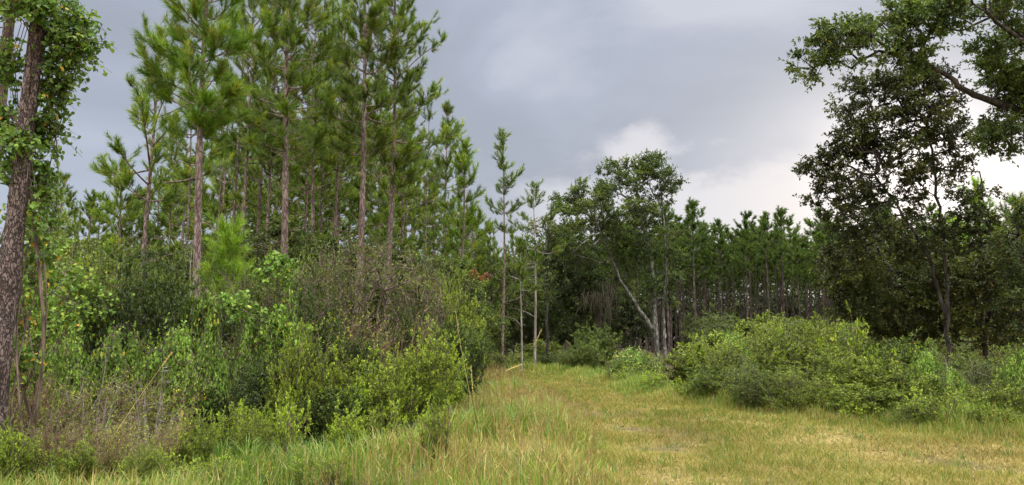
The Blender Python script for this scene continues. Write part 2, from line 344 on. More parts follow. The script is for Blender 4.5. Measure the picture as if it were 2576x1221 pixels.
# ------------------------------------------------------------------ pines
def tuft_needles(mb, p, d, n, ln, w, rg, spread=(.25, 1.25), back=.14, vb=None):
    T = len(p); d = nrm(d)
    q = rg.normal(0, 1, (T, n, 3)); q -= (q*d[:, None]).sum(-1, keepdims=True)*d[:, None]; q = nrm(q)
    a = rg.uniform(*spread, (T, n))[..., None]
    nd = d[:, None]*np.cos(a)+q*np.sin(a)
    b = p[:, None]-d[:, None]*(rg.random((T, n))*back)[..., None]
    L = ln*rg.uniform(.65, 1.1, (T, n))[..., None]
    tip = b+nd*L; tip[..., 2] -= .06*ln
    sd = nrm(np.cross(nd, rg.normal(0, 1, (T, n, 3))))
    vb = rg.uniform(.08, .82, T) if vb is None else vb
    v = np.clip(vb[:, None]+rg.normal(0, .13, (T, n)), 0, .97)
    v = np.where(rg.random((T, n)) < np.where(rg.random((T, 1)) < .08, .45, .015), 1, v)
    mb.blades(b.reshape(-1, 3), tip.reshape(-1, 3), w, v.ravel(), side=sd.reshape(-1, 3))
def pine(seed, H, r0, cb, R, needles=34, nl=.25, nw=.012, dens=1.0, dead=5, lean=(0, 0), power=.75, sub=1.0, rag=.35, wob=.02):
    rg = np.random.default_rng(seed)
    S = 16; z = np.linspace(0, 1, S)
    ph = rg.random(4)*6
    tx = lean[0]*z**1.3+wob*H*.5*(np.sin(z*5+ph[0])-np.sin(ph[0]))*.5; ty = lean[1]*z**1.3+wob*H*.5*(np.sin(z*4+ph[1])-np.sin(ph[1]))*.5
    T = np.stack([tx, ty, z*H], 1); T[0, 2] = -.1
    rad = .86*r0*(1-.82*z**1.1); rad[0] *= 1.25
    tr = MB(); zz = np.linspace(0, 1, 40); TT = np.stack([np.interp(zz, z, T[:, k]) for k in range(3)], 1)
    rr = np.interp(zz, z, rad)*(1+.05*rg.standard_normal(40)); rr[-1] = .006
    tr.tubes(TT, rr, 10)
    at = lambda t: np.array([np.interp(t, z, T[:, k]) for k in range(3)])
    br = MB(); cr = MB()
    tp, td, tw, twr = [], [], [], []
    zc = cb; az = rg.random()*6
    step = .52/H/dens
    BP = []; BR = []
    while zc < .985:
        t = (zc-cb)/(1-cb)
        nb = rg.integers(3, 6) if t < .9 else 4
        for _ in range(nb):
            az += 2.4+rg.normal(0, .35)
            if rg.random() < .13: continue
            prof = (1-t**1.6)**power*min(1, .6+t*2.0)*(.75+.45*math.sin(az*2+zc*37+seed)**2)
            Lb = max(.28, R*prof*rg.uniform(1-rag*1.4, 1+rag*.5))
            el = R_(np.interp(t, [0, .5, 1], [2, 24, 62])+rg.normal(0, 9))
            ss = np.linspace(0, 1, 6)[:, None]
            dr = np.array([math.cos(az)*math.cos(el), math.sin(az)*math.cos(el), math.sin(el)])
            pb = at(zc+rg.normal(0, .004)); kk = rg.normal(0, .12, 3)
            pts = pb+dr*Lb*ss+np.array([0, 0, .30*Lb])*ss**2.2+kk*Lb*np.sin(ss*PI)*.5
            BP.append(pts); BR.append(np.interp(ss[:, 0], [0, 1], [.010+.011*Lb, .005]))
            ns = max(4, int((3.5+Lb*7.8)*sub))
            s = np.sort(rg.uniform(.42 if Lb > .8 else .05, 1, ns)); s[-1] = 1
            for q in s:
                p = np.array([np.interp(q, ss[:, 0], pts[:, k]) for k in range(3)])
                a2 = az+rg.normal(0, .95); e2 = el*.4+R_(rg.uniform(8, 66))
                d = np.array([math.cos(a2)*math.cos(e2), math.sin(a2)*math.cos(e2), math.sin(e2)])
                l2 = rg.uniform(.14, .42)*(1+.55*(1-q)*Lb)
                e = p+d*l2; tp.append(e); td.append(d+np.array([0, 0, .25])); tw.append([p, p+d*l2*.5+[0, 0, -.01], e]); twr.append([.006, .005, .004])
        zc += step*rg.uniform(.7, 1.3)
    top = at(1.0)
    for q in range(5):
        tp.append(top+rg.normal(0, .05, 3)); td.append(np.array([rg.normal(0, .3), rg.normal(0, .3), 1]))
    for _ in range(dead):   # bare stubs below the crown
        t = rg.uniform(cb*.45, cb); a2 = rg.random()*6.28; Lb = rg.uniform(.3, 1.5); ss = np.linspace(0, 1, 6)[:, None]
        dr = np.array([math.cos(a2), math.sin(a2), rg.uniform(-.1, .6)])
        tr.tubes(at(t)+dr*Lb*ss+rg.normal(0, .1, 3)*np.sin(ss*PI)*Lb, np.interp(ss[:, 0], [0, 1], [.016, .004]), 5)
    br.tubes(np.array(BP), np.array(BR), 5); br.tubes(np.array(tw), np.array(twr), 3)
    tp = np.array(tp); td = np.array(td)
    tuft_needles(cr, tp, td, int(needles*1.75), nl*.9, nw*1.08, rg, spread=(.2, .95), back=.30)
    return tr, br, cr
def put_pine(dx, dy, Y, top, base_c, Rpx, seed, label, r0=None, needle='needle', bark='bark_pine', group=None, name='pine_tree', rz=0, **kw):
    pos = P(dx, dy, Y); H = ZT(top, Y); cb = ZT(base_c, Y)/H; g = float(hgt(pos[0], Y))
    t = thing(name, label, 'pine tree', (pos[0], Y, g), rz, 1, group)
    tr, br, cr = pine(seed, H, r0 or (.04+.0078*H), cb, PX(Rpx, Y), **kw)
    tr.build('trunk', M[bark], t); br.build('branches', M[bark], t); cr.build('crown', M[needle], t)
    return t
put_pine(372, 500, 24, 78, 500, 205, 1, 'lone slender pine left of the clump with wide open crown against the sky', r0=.125, needles=34, rag=.4, dens=1.0, sub=1.0)
put_pine(512, 480, 19, -260, 340, 145, 2, 'pine with fresh yellow green crown cut by the top of the frame', r0=.135, needle='needle_bright', nl=.34, needles=44, nw=.011, dens=1.7, sub=1.1, rag=.2)
put_pine(716, 560, 24, -200, 400, 160, 3, 'dark crowned tall pine with bare side limbs midway up its reddish trunk', r0=.16, needles=40, dens=1.55, sub=1.2, rag=.2, dead=9)
put_pine(903, 540, 26, -190, 390, 135, 4, 'tall straight pine with long clean grey trunk right of the dark crowned pine', r0=.155, needles=38, dens=1.4, sub=1.15, dead=6)
put_pine(975, 540, 28, -110, 470, 165, 5, 'tall pine ending the clump with tiered boughs leaning out over open sky', r0=.15, needles=38, dens=1.35, rag=.35, sub=1.1)
put_pine(1118, 640, 36, 262, 640, 72, 6, 'pointed young pine just right of the tall clump', r0=.10, needles=26, nw=.016, nl=.3)
put_pine(1162, 640, 33, 372, 690, 78, 7, 'bushy young pine with full dark green crown beside the pointed one', r0=.10, needles=28, nw=.016, nl=.3)
put_pine(1076, 640, 30, 290, 560, 60, 8, 'thin sparse pine with spindly stem in front of the young pines', r0=.06, needles=18, dens=.7, sub=.6, dead=14)
put_pine(1263, 740, 36, 330, 580, 52, 9, 'very slender lone pine with small topknot crown at the gap in the trees', r0=.085, needles=26, nw=.016, dens=.8)
put_pine(1344, 790, 38, 462, 660, 78, 10, 'slim pine with pale bare trunk beside the big oak', r0=.085, needles=26, nw=.017, dens=.8, bark='twig_grey')
put_pine(1312, 790, 37, 600, 730, 52, 11, 'short pale stemmed pine with crooked forked limbs under the slim pine', r0=.065, needles=24, nw=.017, dens=.8, bark='twig_grey')
put_pine(438, 560, 34, 335, 540, 70, 12, 'half height pine with crooked stem behind the lone slender pine', r0=.07, needles=24, nw=.016, wob=.05)
put_pine(290, 640, 29, 405, 680, 95, 13, 'low spreading pine with dark heavy boughs left of the lone slender pine', r0=.09, needles=28, nw=.015)
put_pine(549, 500, 36, 150, 420, 80, 14, 'dark thin trunked pine behind the yellow green pine', r0=.09, needles=24, nw=.017)
put_pine(584, 500, 33, 40, 390, 85, 15, 'brownish trunked pine just right of the thin dark one', r0=.105, needles=24, nw=.016)
put_pine(655, 520, 34, 120, 520, 120, 16, 'pine filling the gap left of the dark crowned tall pine', r0=.12, needles=24, nw=.018)
put_pine(762, 560, 36, 160, 540, 120, 17, 'pine with hidden crown just behind the dark crowned tall pine', r0=.11, needles=24, nw=.018)
put_pine(812, 560, 38, 150, 550, 115, 18, 'shaded pine between the two tallest trunks', r0=.11, needles=24, nw=.018)
put_pine(856, 560, 41, 130, 580, 115, 19, 'farther pine showing left of the long clean grey trunk', r0=.12, needles=24, nw=.02)
put_pine(1020, 600, 36, 200, 640, 105, 20, 'mid distance pine behind the tiered boughs at the clump end', r0=.11, needles=24, nw=.02)
put_pine(945, 600, 42, 160, 620, 105, 21, 'distant pine seen between the paired right trunks of the clump', r0=.11, needles=22, nw=.02)
put_pine(2475, 760, 34, 478, 690, 95, 22, 'bright pine behind the backlit trees at the right edge', r0=.12, needles=28, nw=.017, nl=.3, needle='needle_bright')
put_pine(2572, 760, 33, 500, 700, 80, 23, 'second pine at the far right edge, half cut by the frame', r0=.12, needles=26, nw=.017, nl=.3)
put_pine(610, 500, 30, -70, 400, 115, 42, 'slim pine just right of the yellow green pine, reaching the top of the frame', r0=.10, needles=26, nw=.015, dens=1.1)
put_pine(672, 500, 31, 10, 440, 100, 43, 'slim pine tucked against the left side of the dark crowned tall pine', r0=.09, needles=26, nw=.015, dens=1.1)
put_pine(790, 520, 30, -60, 420, 115, 44, 'slim pine close on the right of the dark crowned tall pine', r0=.10, needles=26, nw=.015, dens=1.1)
put_pine(848, 520, 32, -10, 430, 105, 45, 'slim pine close on the left of the long clean grey trunk', r0=.095, needles=26, nw=.015, dens=1.1)
put_pine(468, 540, 31, 190, 450, 85, 46, 'slim pine between the lone slender pine and the yellow green pine', r0=.08, needles=26, nw=.015, dens=1.0)
# sapling
pos = P(568, 690, 16.5)
t = thing('pine_sapling', 'bright lime green pine sapling poking out of the thicket', 'pine sapling', (pos[0], 16.5, hgt(pos[0], 16.5)))
tr, br, cr = pine(41, ZT(585, 16.5), .035, .55, .56, needles=36, nl=.24, nw=.009, dens=1.9, dead=2, power=.7, rag=.25, sub=1.1)
tr.build('trunk', M['bark_pine'], t); br.build('branches', M['bark_pine'], t); cr.build('crown', M['needle_lime'], t)

# far pines behind the clump (copies of three)
far = []
for s in range(4):
    tr, br, cr = pine(60+s, 11.5, .12, [.45, .5, .4, .55][s], [1.9, 1.6, 2.1, 1.7][s], needles=18, nl=.34, nw=.028, dens=.72, sub=.75, dead=6)
    far.append((tr, br, cr))
def far_proto(k, bark, needle, nm):
    t = thing(nm, '', 'pine tree'); tr, br, cr = far[k]
    tr.build('trunk', M[bark], t); br.build('branches', M[bark], t); cr.build('crown', M[needle], t); return t
rg = np.random.default_rng(77)
fp = [far_proto(k, 'bark_pine', 'needle', 'pine_tree') for k in range(4)]
fp_used = set()
def far_pine(k, dx, Y, top, label, group, protos, used, rz=None):
    pos = P(dx, 700, Y); sc = ZT(top, Y)/11.5*1.0; rz = rg.random()*6.28 if rz is None else rz
    s3 = (sc*rg.uniform(.9, 1.15), sc*rg.uniform(.9, 1.15), sc)
    if k not in used:
        used.add(k); o = protos[k]; o.location = (float(pos[0]), Y, 0); o.rotation_euler = (0, 0, rz); o.scale = s3; o['label'] = label; o['group'] = group; return o
    return dup(protos[k], (pos[0], Y, 0), rz, s3, label, group)
for i, dx in enumerate(np.linspace(60, 1240, 44)):
    dx = dx+rg.normal(0, 16); Y = rg.uniform(44, 66)
    top = np.interp(dx, [60, 150, 300, 420, 600, 1000, 1120, 1250], [500, 515, 500, 440, 330, 330, 480, 610])+rg.normal(0, 30)
    far_pine(i % 4, dx, Y, top, 'background pine deep in the wood behind the tall clump', 'background pines behind the tall clump', fp, fp_used)

for dx, Y, top in [(1185, 46, 520), (1222, 50, 560), (1240, 56, 610), (1292, 54, 590), (1325, 58, 600), (1205, 60, 590), (1275, 62, 630)]:
    far_pine(int(rg.integers(0, 4)), dx, Y, top, 'short background pine in the dip between the tall clump and the big oak', 'background pines in the dip beside the big oak', fp, fp_used)

# plantation on the right
pl = []
for s in range(4):
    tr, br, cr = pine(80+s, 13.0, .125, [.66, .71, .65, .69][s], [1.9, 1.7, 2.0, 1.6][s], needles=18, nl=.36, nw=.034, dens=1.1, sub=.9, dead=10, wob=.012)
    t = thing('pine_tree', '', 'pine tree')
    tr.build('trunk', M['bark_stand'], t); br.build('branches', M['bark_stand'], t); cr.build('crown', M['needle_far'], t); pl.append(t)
pu = set(); cnt = 0
for r in range(12):
    Y = 74+r*4.2; x0 = PX(1395-1288, Y)+rg.random()*2; x = x0
    while x < PX(2640-1288, Y):
        xx = x+rg.normal(0, .25); yy = Y+rg.normal(0, .6); H = rg.uniform(.84, 1.14)*(1+.008*r); k = int(rg.integers(0, 4))
        if r > 5 and x > PX(2180-1288, Y): x += 2.6; continue
        lab = 'slim plantation pine with bare reddish trunk in the dense stand behind the right shrubs'
        loc = (xx, yy, 0); rz = rg.random()*6.28; sc = (H*1.05, H*1.05, H)
        if k not in pu:
            pu.add(k); o = pl[k]; o.location = loc; o.rotation_euler = (0, 0, rz); o.scale = sc; o['label'] = lab; o['group'] = 'plantation pines in the dense stand'
        else: dup(pl[k], loc, rz, sc, lab, 'plantation pines in the dense stand')
        cnt += 1; x += rg.uniform(2.2, 3.3)

# ------------------------------------------------------------------ broadleaf trees grown toward leaf clumps
def grow(trunks, blobs, seed, tw_n=7, tw_l=.5, lf_n=9, L=.09, W=.045, r_twig=.006, rmax=.2, minr=.3, up=.25, oval=False, droop=0., vlo=.1, vhi=.85, step=.45, expo=.46, keepr=None, yel=.02, sides=6):
    """trunks: list of (points, r0, r1); blobs: (centre, radii, n) all local. returns wood MB, trunk MB, leaf MB"""
    rg = np.random.default_rng(seed); tr = MB(); wd = MB(); lf = MB()
    nodes = []; par = []; fixed = []
    for pts, ra, rb in trunks:
        pts = np.asarray(pts, float); S = 24; t = np.linspace(0, 1, len(pts)); q = np.linspace(0, 1, S)
        pp = np.stack([np.interp(q, t, pts[:, k]) for k in range(3)], 1)
        pp[1:-1] += rg.normal(0, .02, (S-2, 3))*[1, 1, .3]
        rr = ra+(rb-ra)*q**.8; rr[0] *= 1.2
        tr.tubes(pp, rr*(1+.05*rg.standard_normal(S)), 9)
        for i in range(S):
            if i*1.0/S > .12: nodes.append(pp[i]); par.append(-1)
    nt0 = len(nodes)
    cl = []
    for c, rad, n in blobs:
        u = nrm(rg.normal(0, 1, (n, 3)))*(rg.uniform(minr**3, 1, (n, 1))**(1/3))
        cl.append(np.asarray(c)+u*np.asarray(rad))
    cl = np.concatenate(cl)
    root = np.asarray(trunks[0][0][-1], float)
    cl = cl[np.argsort(np.linalg.norm(cl-root, axis=1))]
    nd = np.zeros((len(nodes)+len(cl)*14, 3)); nd[:nt0] = nodes; n = nt0
    cost = np.zeros(len(nd)); pr = np.full(len(nd), -1); tips = []
    for c in cl:
        dz = np.linalg.norm(nd[:n]-c, axis=1)+.35*cost[:n]+.5*np.maximum(nd[:n, 2]-c[2], 0)
        j = int(np.argmin(dz)); v = c-nd[j]; ln = np.linalg.norm(v); k = int(min(12, max(1, round(ln/step))))
        prev = j
        for i in range(1, k+1):
            f = i/k; p = nd[j]+v*f+np.array([0, 0, .16*ln*math.sin(PI*f)])+rg.normal(0, .07*min(1, ln), 3)*(i < k)
            nd[n] = p; pr[n] = prev; cost[n] = cost[prev]+ln/k; prev = n; n += 1
        tips.append(prev)
    wgt = np.zeros(n)
    for t in tips: wgt[t] += 1
    for i in range(n-1, nt0-1, -1):
        if pr[i] >= 0: wgt[pr[i]] += wgt[i]
    rad = np.minimum(rmax, r_twig*1.5*np.maximum(wgt, 1)**expo)
    idx = np.arange(nt0, n); pj = pr[idx]
    ra = np.where(pj < nt0, rad[idx], rad[pj])
    a, b = nd[pj], nd[idx]; ext = (b-a)*.04
    wd.tubes(np.stack([a-ext, b+ext], 1), np.stack([np.minimum(ra, rad[idx]*1.6), rad[idx]], 1), sides)
    # twigs at every outer node
    outer = idx[wgt[idx] <= 3]; tp = nd[outer]; base_d = nrm(nd[outer]-nd[pr[outer]])
    T = len(tp); d = base_d[:, None]*.6+nrm(rg.normal(0, 1, (T, tw_n, 3)))*[1, 1, .7]+np.array([0, 0, up]); d = nrm(d)
    ll = tw_l*rg.uniform(.4, 1.15, (T, tw_n, 1))
    p0 = np.repeat(tp[:, None], tw_n, 1); p2 = p0+d*ll-np.array([0, 0, droop])*ll; p1 = (p0+p2)/2+rg.normal(0, .05, p0.shape)*ll+np.array([0, 0, .06])*ll
    p0, p1, p2 = (q.reshape(-1, 3) for q in (p0, p1, p2))
    wd.tubes(np.stack([p0, p1, p2], 1), np.repeat([[r_twig, r_twig*.7, r_twig*.4]], len(p0), 0), 3)
    s = rg.uniform(.2, 1.05, (len(p0), lf_n, 1))
    c = np.where(s < .5, p0[:, None]+(p1-p0)[:, None]*s*2, p1[:, None]+(p2-p1)[:, None]*(s*2-1))
    dd = nrm((p2-p0))[:, None]*.7+nrm(rg.normal(0, 1, c.shape))*.95+np.array([0, 0, -.15-droop*.5])
    nn = rg.normal(0, .6, c.shape)+np.array([0, 0, 1.])
    vb = np.repeat(rg.uniform(vlo, vhi, T), tw_n)[:, None]
    v = np.clip(vb+rg.normal(0, .14, s.shape[:2]), 0, .93); v = np.where(rg.random(v.shape) < yel, rg.uniform(.94, 1, v.shape), v)
    NL = c.shape[0]*c.shape[1]
    lf.leaves(c.reshape(-1, 3), dd.reshape(-1, 3), nn.reshape(-1, 3), L*rg.uniform(.6, 1.2, NL), W*rg.uniform(.7, 1.2, NL), v.ravel(), oval)
    return tr, wd, lf
def loc_blobs(base, bl):
    out = []
    for dx, dy, Y, rx, rz, n, *ry in bl:
        out.append((P(dx, dy, Y)-base, (PX(rx, Y), (PX(ry[0], Y) if ry else PX((rx+rz)/2, Y)), PX(rz, Y)), n))
    return out
def line(base, pts): return [P(*p)-base for p in pts]
def base_at(dx, dy, Y):
    p = P(dx, dy, Y); return np.array([p[0], Y, float(hgt(p[0], Y))])
def tree(name, label, cat, base, trunks, blobs, seed, bark, leaf, group=None, **kw):
    t = thing(name, label, cat, base, 0, 1, group)
    tr, wd, lf = grow(trunks, blobs, seed, **kw)
    tr.build('trunk', M[bark], t); wd.build('branches', M[bark], t); lf.build('crown', M[leaf], t)
    return t
# central oak
b = base_at(1655, 880, 45)
tree('oak_tree', 'big spreading oak with pale leaning limb at the bend of the track', 'oak tree', b,
     [([np.zeros(3)+[0, 0, -.1]]+line(b, [(1648, 800, 45), (1645, 700, 45), (1630, 610, 45), (1600, 520, 45)]), .17, .08),
      (line(b, [(1640, 828, 45), (1600, 765, 44.8), (1560, 705, 44.6), (1535, 640, 44.4), (1500, 560, 44)]), .13, .05),
      ([np.array([.45, .1, -.1])]+line(b, [(1668, 800, 45.2), (1676, 640, 45.2), (1665, 500, 45.2)]), .13, .05)],
     loc_blobs(b, [(1560, 520, 45, 110, 75, 62, 90), (1470, 520, 44.5, 75, 60, 40, 70), (1640, 440, 45, 55, 55, 20, 60), (1680, 480, 45.4, 38, 55, 11, 50), (1590, 440, 45, 90, 45, 32, 70),
                   (1440, 600, 44, 70, 65, 34, 70), (1540, 620, 44.5, 95, 60, 40, 70), (1640, 600, 45, 55, 80, 16, 60), (1665, 720, 45.4, 45, 60, 14, 50), (1690, 620, 45.3, 22, 80, 9, 40), (1600, 720, 45.5, 60, 50, 12, 60)]), 201, 'bark_oak', 'oak',
     tw_n=13, tw_l=.66, lf_n=13, L=.14, W=.075, r_twig=.009, rmax=.1)
# dark trees left of the oak
b = base_at(1455, 900, 49)
tree('broadleaf_tree', 'dark shaded tree with dense low crown just left of the oak trunk', 'tree', b,
     [([np.array([0, 0, -.1])]+line(b, [(1462, 780, 49), (1450, 640, 49)]), .14, .05)],
     loc_blobs(b, [(1440, 690, 49, 75, 80, 44), (1500, 740, 49, 70, 80, 40), (1430, 800, 48, 60, 80, 34), (1520, 830, 48, 60, 70, 30), (1400, 640, 49, 45, 70, 20), (1580, 800, 49, 60, 80, 30)]), 202, 'bark_dark', 'oak',
     tw_n=13, tw_l=.62, lf_n=13, L=.15, W=.08, r_twig=.009, rmax=.09, vhi=.6)
b = base_at(1235, 880, 47)
tree('broadleaf_tree', 'round green tree in the dip behind the very slender lone pine', 'tree', b,
     [([np.array([0, 0, -.1])]+line(b, [(1236, 800, 47), (1232, 700, 47)]), .08, .03)],
     loc_blobs(b, [(1225, 690, 47, 50, 70, 26), (1250, 790, 47, 55, 70, 26), (1290, 740, 48, 35, 80, 18)]), 209, 'bark_dark', 'hard',
     tw_n=9, tw_l=.55, lf_n=11, L=.13, W=.07, r_twig=.008, rmax=.06)
b = base_at(1378, 900, 42)
tree('broadleaf_tree', 'leafy small tree wrapping round the slim pine trunk', 'tree', b,
     [([np.array([0, 0, -.1])]+line(b, [(1376, 800, 42), (1378, 640, 42)]), .10, .04)],
     loc_blobs(b, [(1352, 600, 42, 32, 60, 16), (1372, 720, 42, 22, 70, 10), (1400, 560, 42, 40, 50, 14)]), 203, 'bark_dark', 'hard',
     tw_n=8, tw_l=.5, lf_n=10, L=.13, W=.065, r_twig=.008, rmax=.07)
# moss
def moss(dx, dy, Y, ln, n, seed, label):
    rg = np.random.default_rng(seed); p = P(dx, dy, Y); mb = MB()
    b = p+rg.normal(0, 1, (n, 3))*[.24, .22, .2]; L = ln*rg.uniform(.35, 1.1, n)
    k = np.linspace(0, 1, 6)[None, :, None]
    sw = rg.normal(0, .12, (n, 1, 3))*[1, 1, 0]
    pts = b[:, None]+np.array([0, 0, -1])*L[:, None, None]*k+sw*np.sin(k*3+rg.random((n, 1, 1))*3)*L[:, None, None]
    mb.tubes(pts, np.repeat([[.012, .016, .018, .016, .012, .004]], n, 0), 3, 0, rg.random(n))
    o = mb.build('hanging_moss', M['moss']); o.location = (0, 0, 0); return tag(o, label, 'moss')
moss(1508, 735, 44, 2.9, 26, 1, 'widest brown beard of moss hanging under the oak limb')
moss(1535, 715, 44, 2.6, 24, 2, 'long pale strip of moss hanging beside the leaning limb')
moss(1478, 740, 44.3, 1.3, 18, 3, 'short ragged tuft of moss left of the longer beards')
# big oak overhanging from the right (its trunk stands outside the frame)
b = np.array([13.6, 15.6, float(hgt(13.6, 15.6))])
tree('oak_tree', 'large overhanging oak whose dark boughs fill the top right corner', 'oak tree', b,
     [([np.array([0, 0, -.1]), np.array([-.2, -.2, 2.5]), np.array([-.6, -.5, 5.0]), np.array([-1.2, -.8, 7.5])], .30, .16),
      ([np.array([-.62, -.52, 4.9])]+line(b, [(2700, 330, 15), (2576, 285, 14.6), (2476, 250, 14.3), (2420, 225, 14.1), (2370, 180, 14), (2290, 130, 13.8)]), .12, .028),
      ([np.array([-1.15, -.78, 7.3])]+line(b, [(2760, 60, 14.6), (2640, 120, 14.2), (2560, 100, 14), (2480, 30, 13.6)]), .11, .03)],
     loc_blobs(b, [(2130, 120, 13.8, 95, 55, 34, 80), (2250, 75, 13.8, 110, 60, 44, 90), (2040, 165, 13.8, 38, 35, 9, 40), (2370, 30, 13.8, 120, 60, 44, 90), (2290, 140, 13.9, 70, 35, 14, 60),
                   (2480, -30, 13.8, 120, 75, 36, 100), (2540, 200, 14.4, 60, 80, 40, 70), (2520, 330, 14.6, 60, 55, 24, 70), (2580, 60, 14.4, 70, 80, 30, 80), (2600, 280, 14.6, 60, 80, 30, 70), (2480, 130, 14, 60, 40, 14, 60)]), 204, 'bark_dark', 'oak',
     tw_n=12, tw_l=.34, lf_n=12, L=.088, W=.042, r_twig=.004, rmax=.09, vhi=.75, step=.3)
# backlit tree on the right
b = base_at(2385, 960, 18.5)
tree('broadleaf_tree', 'tall backlit tree with loose brown green crown in front of the white glow', 'tree', b,
     [([np.array([0, 0, -.1])]+line(b, [(2385, 850, 18.5), (2380, 700, 18.5), (2370, 560, 18.6), (2350, 420, 18.6), (2330, 300, 18.5)]), .06, .025),
      (line(b, [(2383, 800, 18.5), (2330, 640, 18.4), (2260, 520, 18.3), (2200, 440, 18.2)]), .05, .02)],
     loc_blobs(b, [(2220, 290, 18.4, 110, 60, 42, 90), (2330, 330, 18.5, 75, 70, 34, 80), (2140, 420, 18.4, 80, 55, 26, 80), (2240, 470, 18.5, 90, 60, 20, 90), (2100, 490, 18.4, 65, 50, 20, 70), (2350, 450, 18.6, 75, 70, 16, 80),
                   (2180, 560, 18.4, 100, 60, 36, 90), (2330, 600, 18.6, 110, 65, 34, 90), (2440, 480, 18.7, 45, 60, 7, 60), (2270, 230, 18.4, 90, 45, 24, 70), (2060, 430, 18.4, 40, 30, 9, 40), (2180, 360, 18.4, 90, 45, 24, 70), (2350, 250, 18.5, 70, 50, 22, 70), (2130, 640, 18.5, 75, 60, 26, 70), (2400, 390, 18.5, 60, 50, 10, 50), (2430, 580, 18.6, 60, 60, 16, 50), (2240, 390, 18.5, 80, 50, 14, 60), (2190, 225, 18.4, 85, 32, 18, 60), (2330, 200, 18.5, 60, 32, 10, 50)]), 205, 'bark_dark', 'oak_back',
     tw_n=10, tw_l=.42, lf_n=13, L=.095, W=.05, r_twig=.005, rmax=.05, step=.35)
b = base_at(2250, 960, 21)
tree('broadleaf_tree', 'dark understory tree filling in below the backlit crown', 'tree', b,
     [([np.array([0, 0, -.1])]+line(b, [(2255, 850, 21), (2240, 700, 21), (2200, 600, 21)]), .08, .03)],
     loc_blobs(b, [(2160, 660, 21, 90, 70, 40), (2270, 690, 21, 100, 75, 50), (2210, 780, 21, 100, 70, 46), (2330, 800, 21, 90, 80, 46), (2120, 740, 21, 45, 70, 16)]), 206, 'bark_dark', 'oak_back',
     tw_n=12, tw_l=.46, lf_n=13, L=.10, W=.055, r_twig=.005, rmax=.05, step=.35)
b = base_at(2480, 960, 20)
tree('broadleaf_tree', 'tangled brown green tree beside the right edge with an arched dark bough', 'tree', b,
     [([np.array([0, 0, -.1])]+line(b, [(2475, 860, 20), (2490, 790, 20), (2540, 760, 20), (2580, 765, 20)]), .07, .04),
      (line(b, [(2476, 870, 20), (2450, 780, 20), (2470, 680, 20), (2480, 600, 20)]), .06, .02)],
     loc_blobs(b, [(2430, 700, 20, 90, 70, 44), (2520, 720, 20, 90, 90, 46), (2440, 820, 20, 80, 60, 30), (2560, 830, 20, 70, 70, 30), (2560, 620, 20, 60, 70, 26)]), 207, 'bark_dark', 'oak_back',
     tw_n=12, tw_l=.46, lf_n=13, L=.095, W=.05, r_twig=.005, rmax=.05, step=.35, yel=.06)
b = base_at(2590, 960, 17)
tree('broadleaf_tree', 'darker green tree cut by the right edge below the overhanging oak', 'tree', b,
     [([np.array([0, 0, -.1])]+line(b, [(2590, 800, 17), (2580, 650, 17)]), .08, .03)],
     loc_blobs(b, [(2570, 640, 17, 55, 70, 30), (2590, 740, 17, 50, 80, 28), (2580, 560, 17, 40, 50, 14)]), 208, 'bark_dark', 'oak',
     tw_n=8, tw_l=.4, lf_n=9, L=.09, W=.05, r_twig=.005, rmax=.05, step=.35)
# low bare grey branch at right
# understory hardwood saplings (background left and centre): three kinds, copied
hp = []
for s in range(4):
    H = 5.5; tr0 = [np.array([0, 0, -.1]), np.array([.1, 0, 1.5]), np.array([.2, .1, 3.2]), np.array([.1, 0, 4.6])]
    bl = [((0, 0, 3.4), (1.5, 1.5, 1.5), 46), ((.8, .3, 2.4), (1.2, 1.2, 1.0), 26), ((-.8, -.2, 2.2), (1.2, 1.2, 1.1), 26), ((.1, -.3, 4.7), (.8, .8, .8), 16)]
    a, w, l = grow([(tr0, .06, .02)], bl, 300+s, tw_n=11, tw_l=.5, lf_n=11, L=.12, W=.065, r_twig=.007, rmax=.04, step=.4, yel=.03)
    t = thing('sapling', '', 'sapling'); a.build('trunk', M['bark_dark'], t); w.build('branches', M['twig'], t); l.build('crown', M['hard' if s != 3 else 'oak'], t); hp.append(t)
hu = set()
def sapling(k, dx, Y, top, label, group, w=1.0):
    pos = P(dx, 800, Y); sc = ZT(top, Y)/5.5; s3 = (sc*w, sc*w, sc); rz = rg.random()*6.28; loc = (float(pos[0]), Y, float(hgt(pos[0], Y)))
    if k not in hu:
        hu.add(k); o = hp[k]; o.location = loc; o.rotation_euler = (0, 0, rz); o.scale = s3; o['label'] = label
        if group: o['group'] = group
        return o
    return dup(hp[k], loc, rz, s3, label, group)
for i, dx in enumerate(np.linspace(90, 1120, 27)):
    Y = rg.uniform(26, 40); top = np.interp(dx, [90, 250, 420, 600, 1000, 1240], [600, 640, 670, 590, 620, 700])+rg.normal(0, 30)
    sapling(i % 4, dx+rg.normal(0, 15), Y, top, 'leafy understory sapling among the pine trunks behind the thicket', 'understory saplings behind the thicket', 1.15)
for i, (dx, Y, top) in enumerate([(1230, 44, 760), (1290, 50, 740), (1330, 52, 700), (1400, 52, 720), (1270, 60, 640), (1360, 62, 620), (1450, 60, 700), (1540, 58, 690)]):
    sapling(3 if i % 2 else 0, dx, Y, top, 'dark sapling in the shade at the far end of the track', 'dark saplings at the far end of the track', 1.2)
for i, (dx, Y, top) in enumerate([(1745, 52, 790), (1785, 56, 800), (1765, 58, 800)]):
    sapling([1, 2, 0][i], dx, Y, top, 'pale green sapling between the oak and the plantation', 'saplings between the oak and the plantation', 1.0)
for i, dx in enumerate(np.linspace(1420, 2560, 26)):
    Y = rg.uniform(118, 126); sapling(3, dx, Y, 765+rg.normal(0, 14), 'dim bush in the shade behind the plantation trunks', 'dim bushes behind the plantation trunks', 1.7)

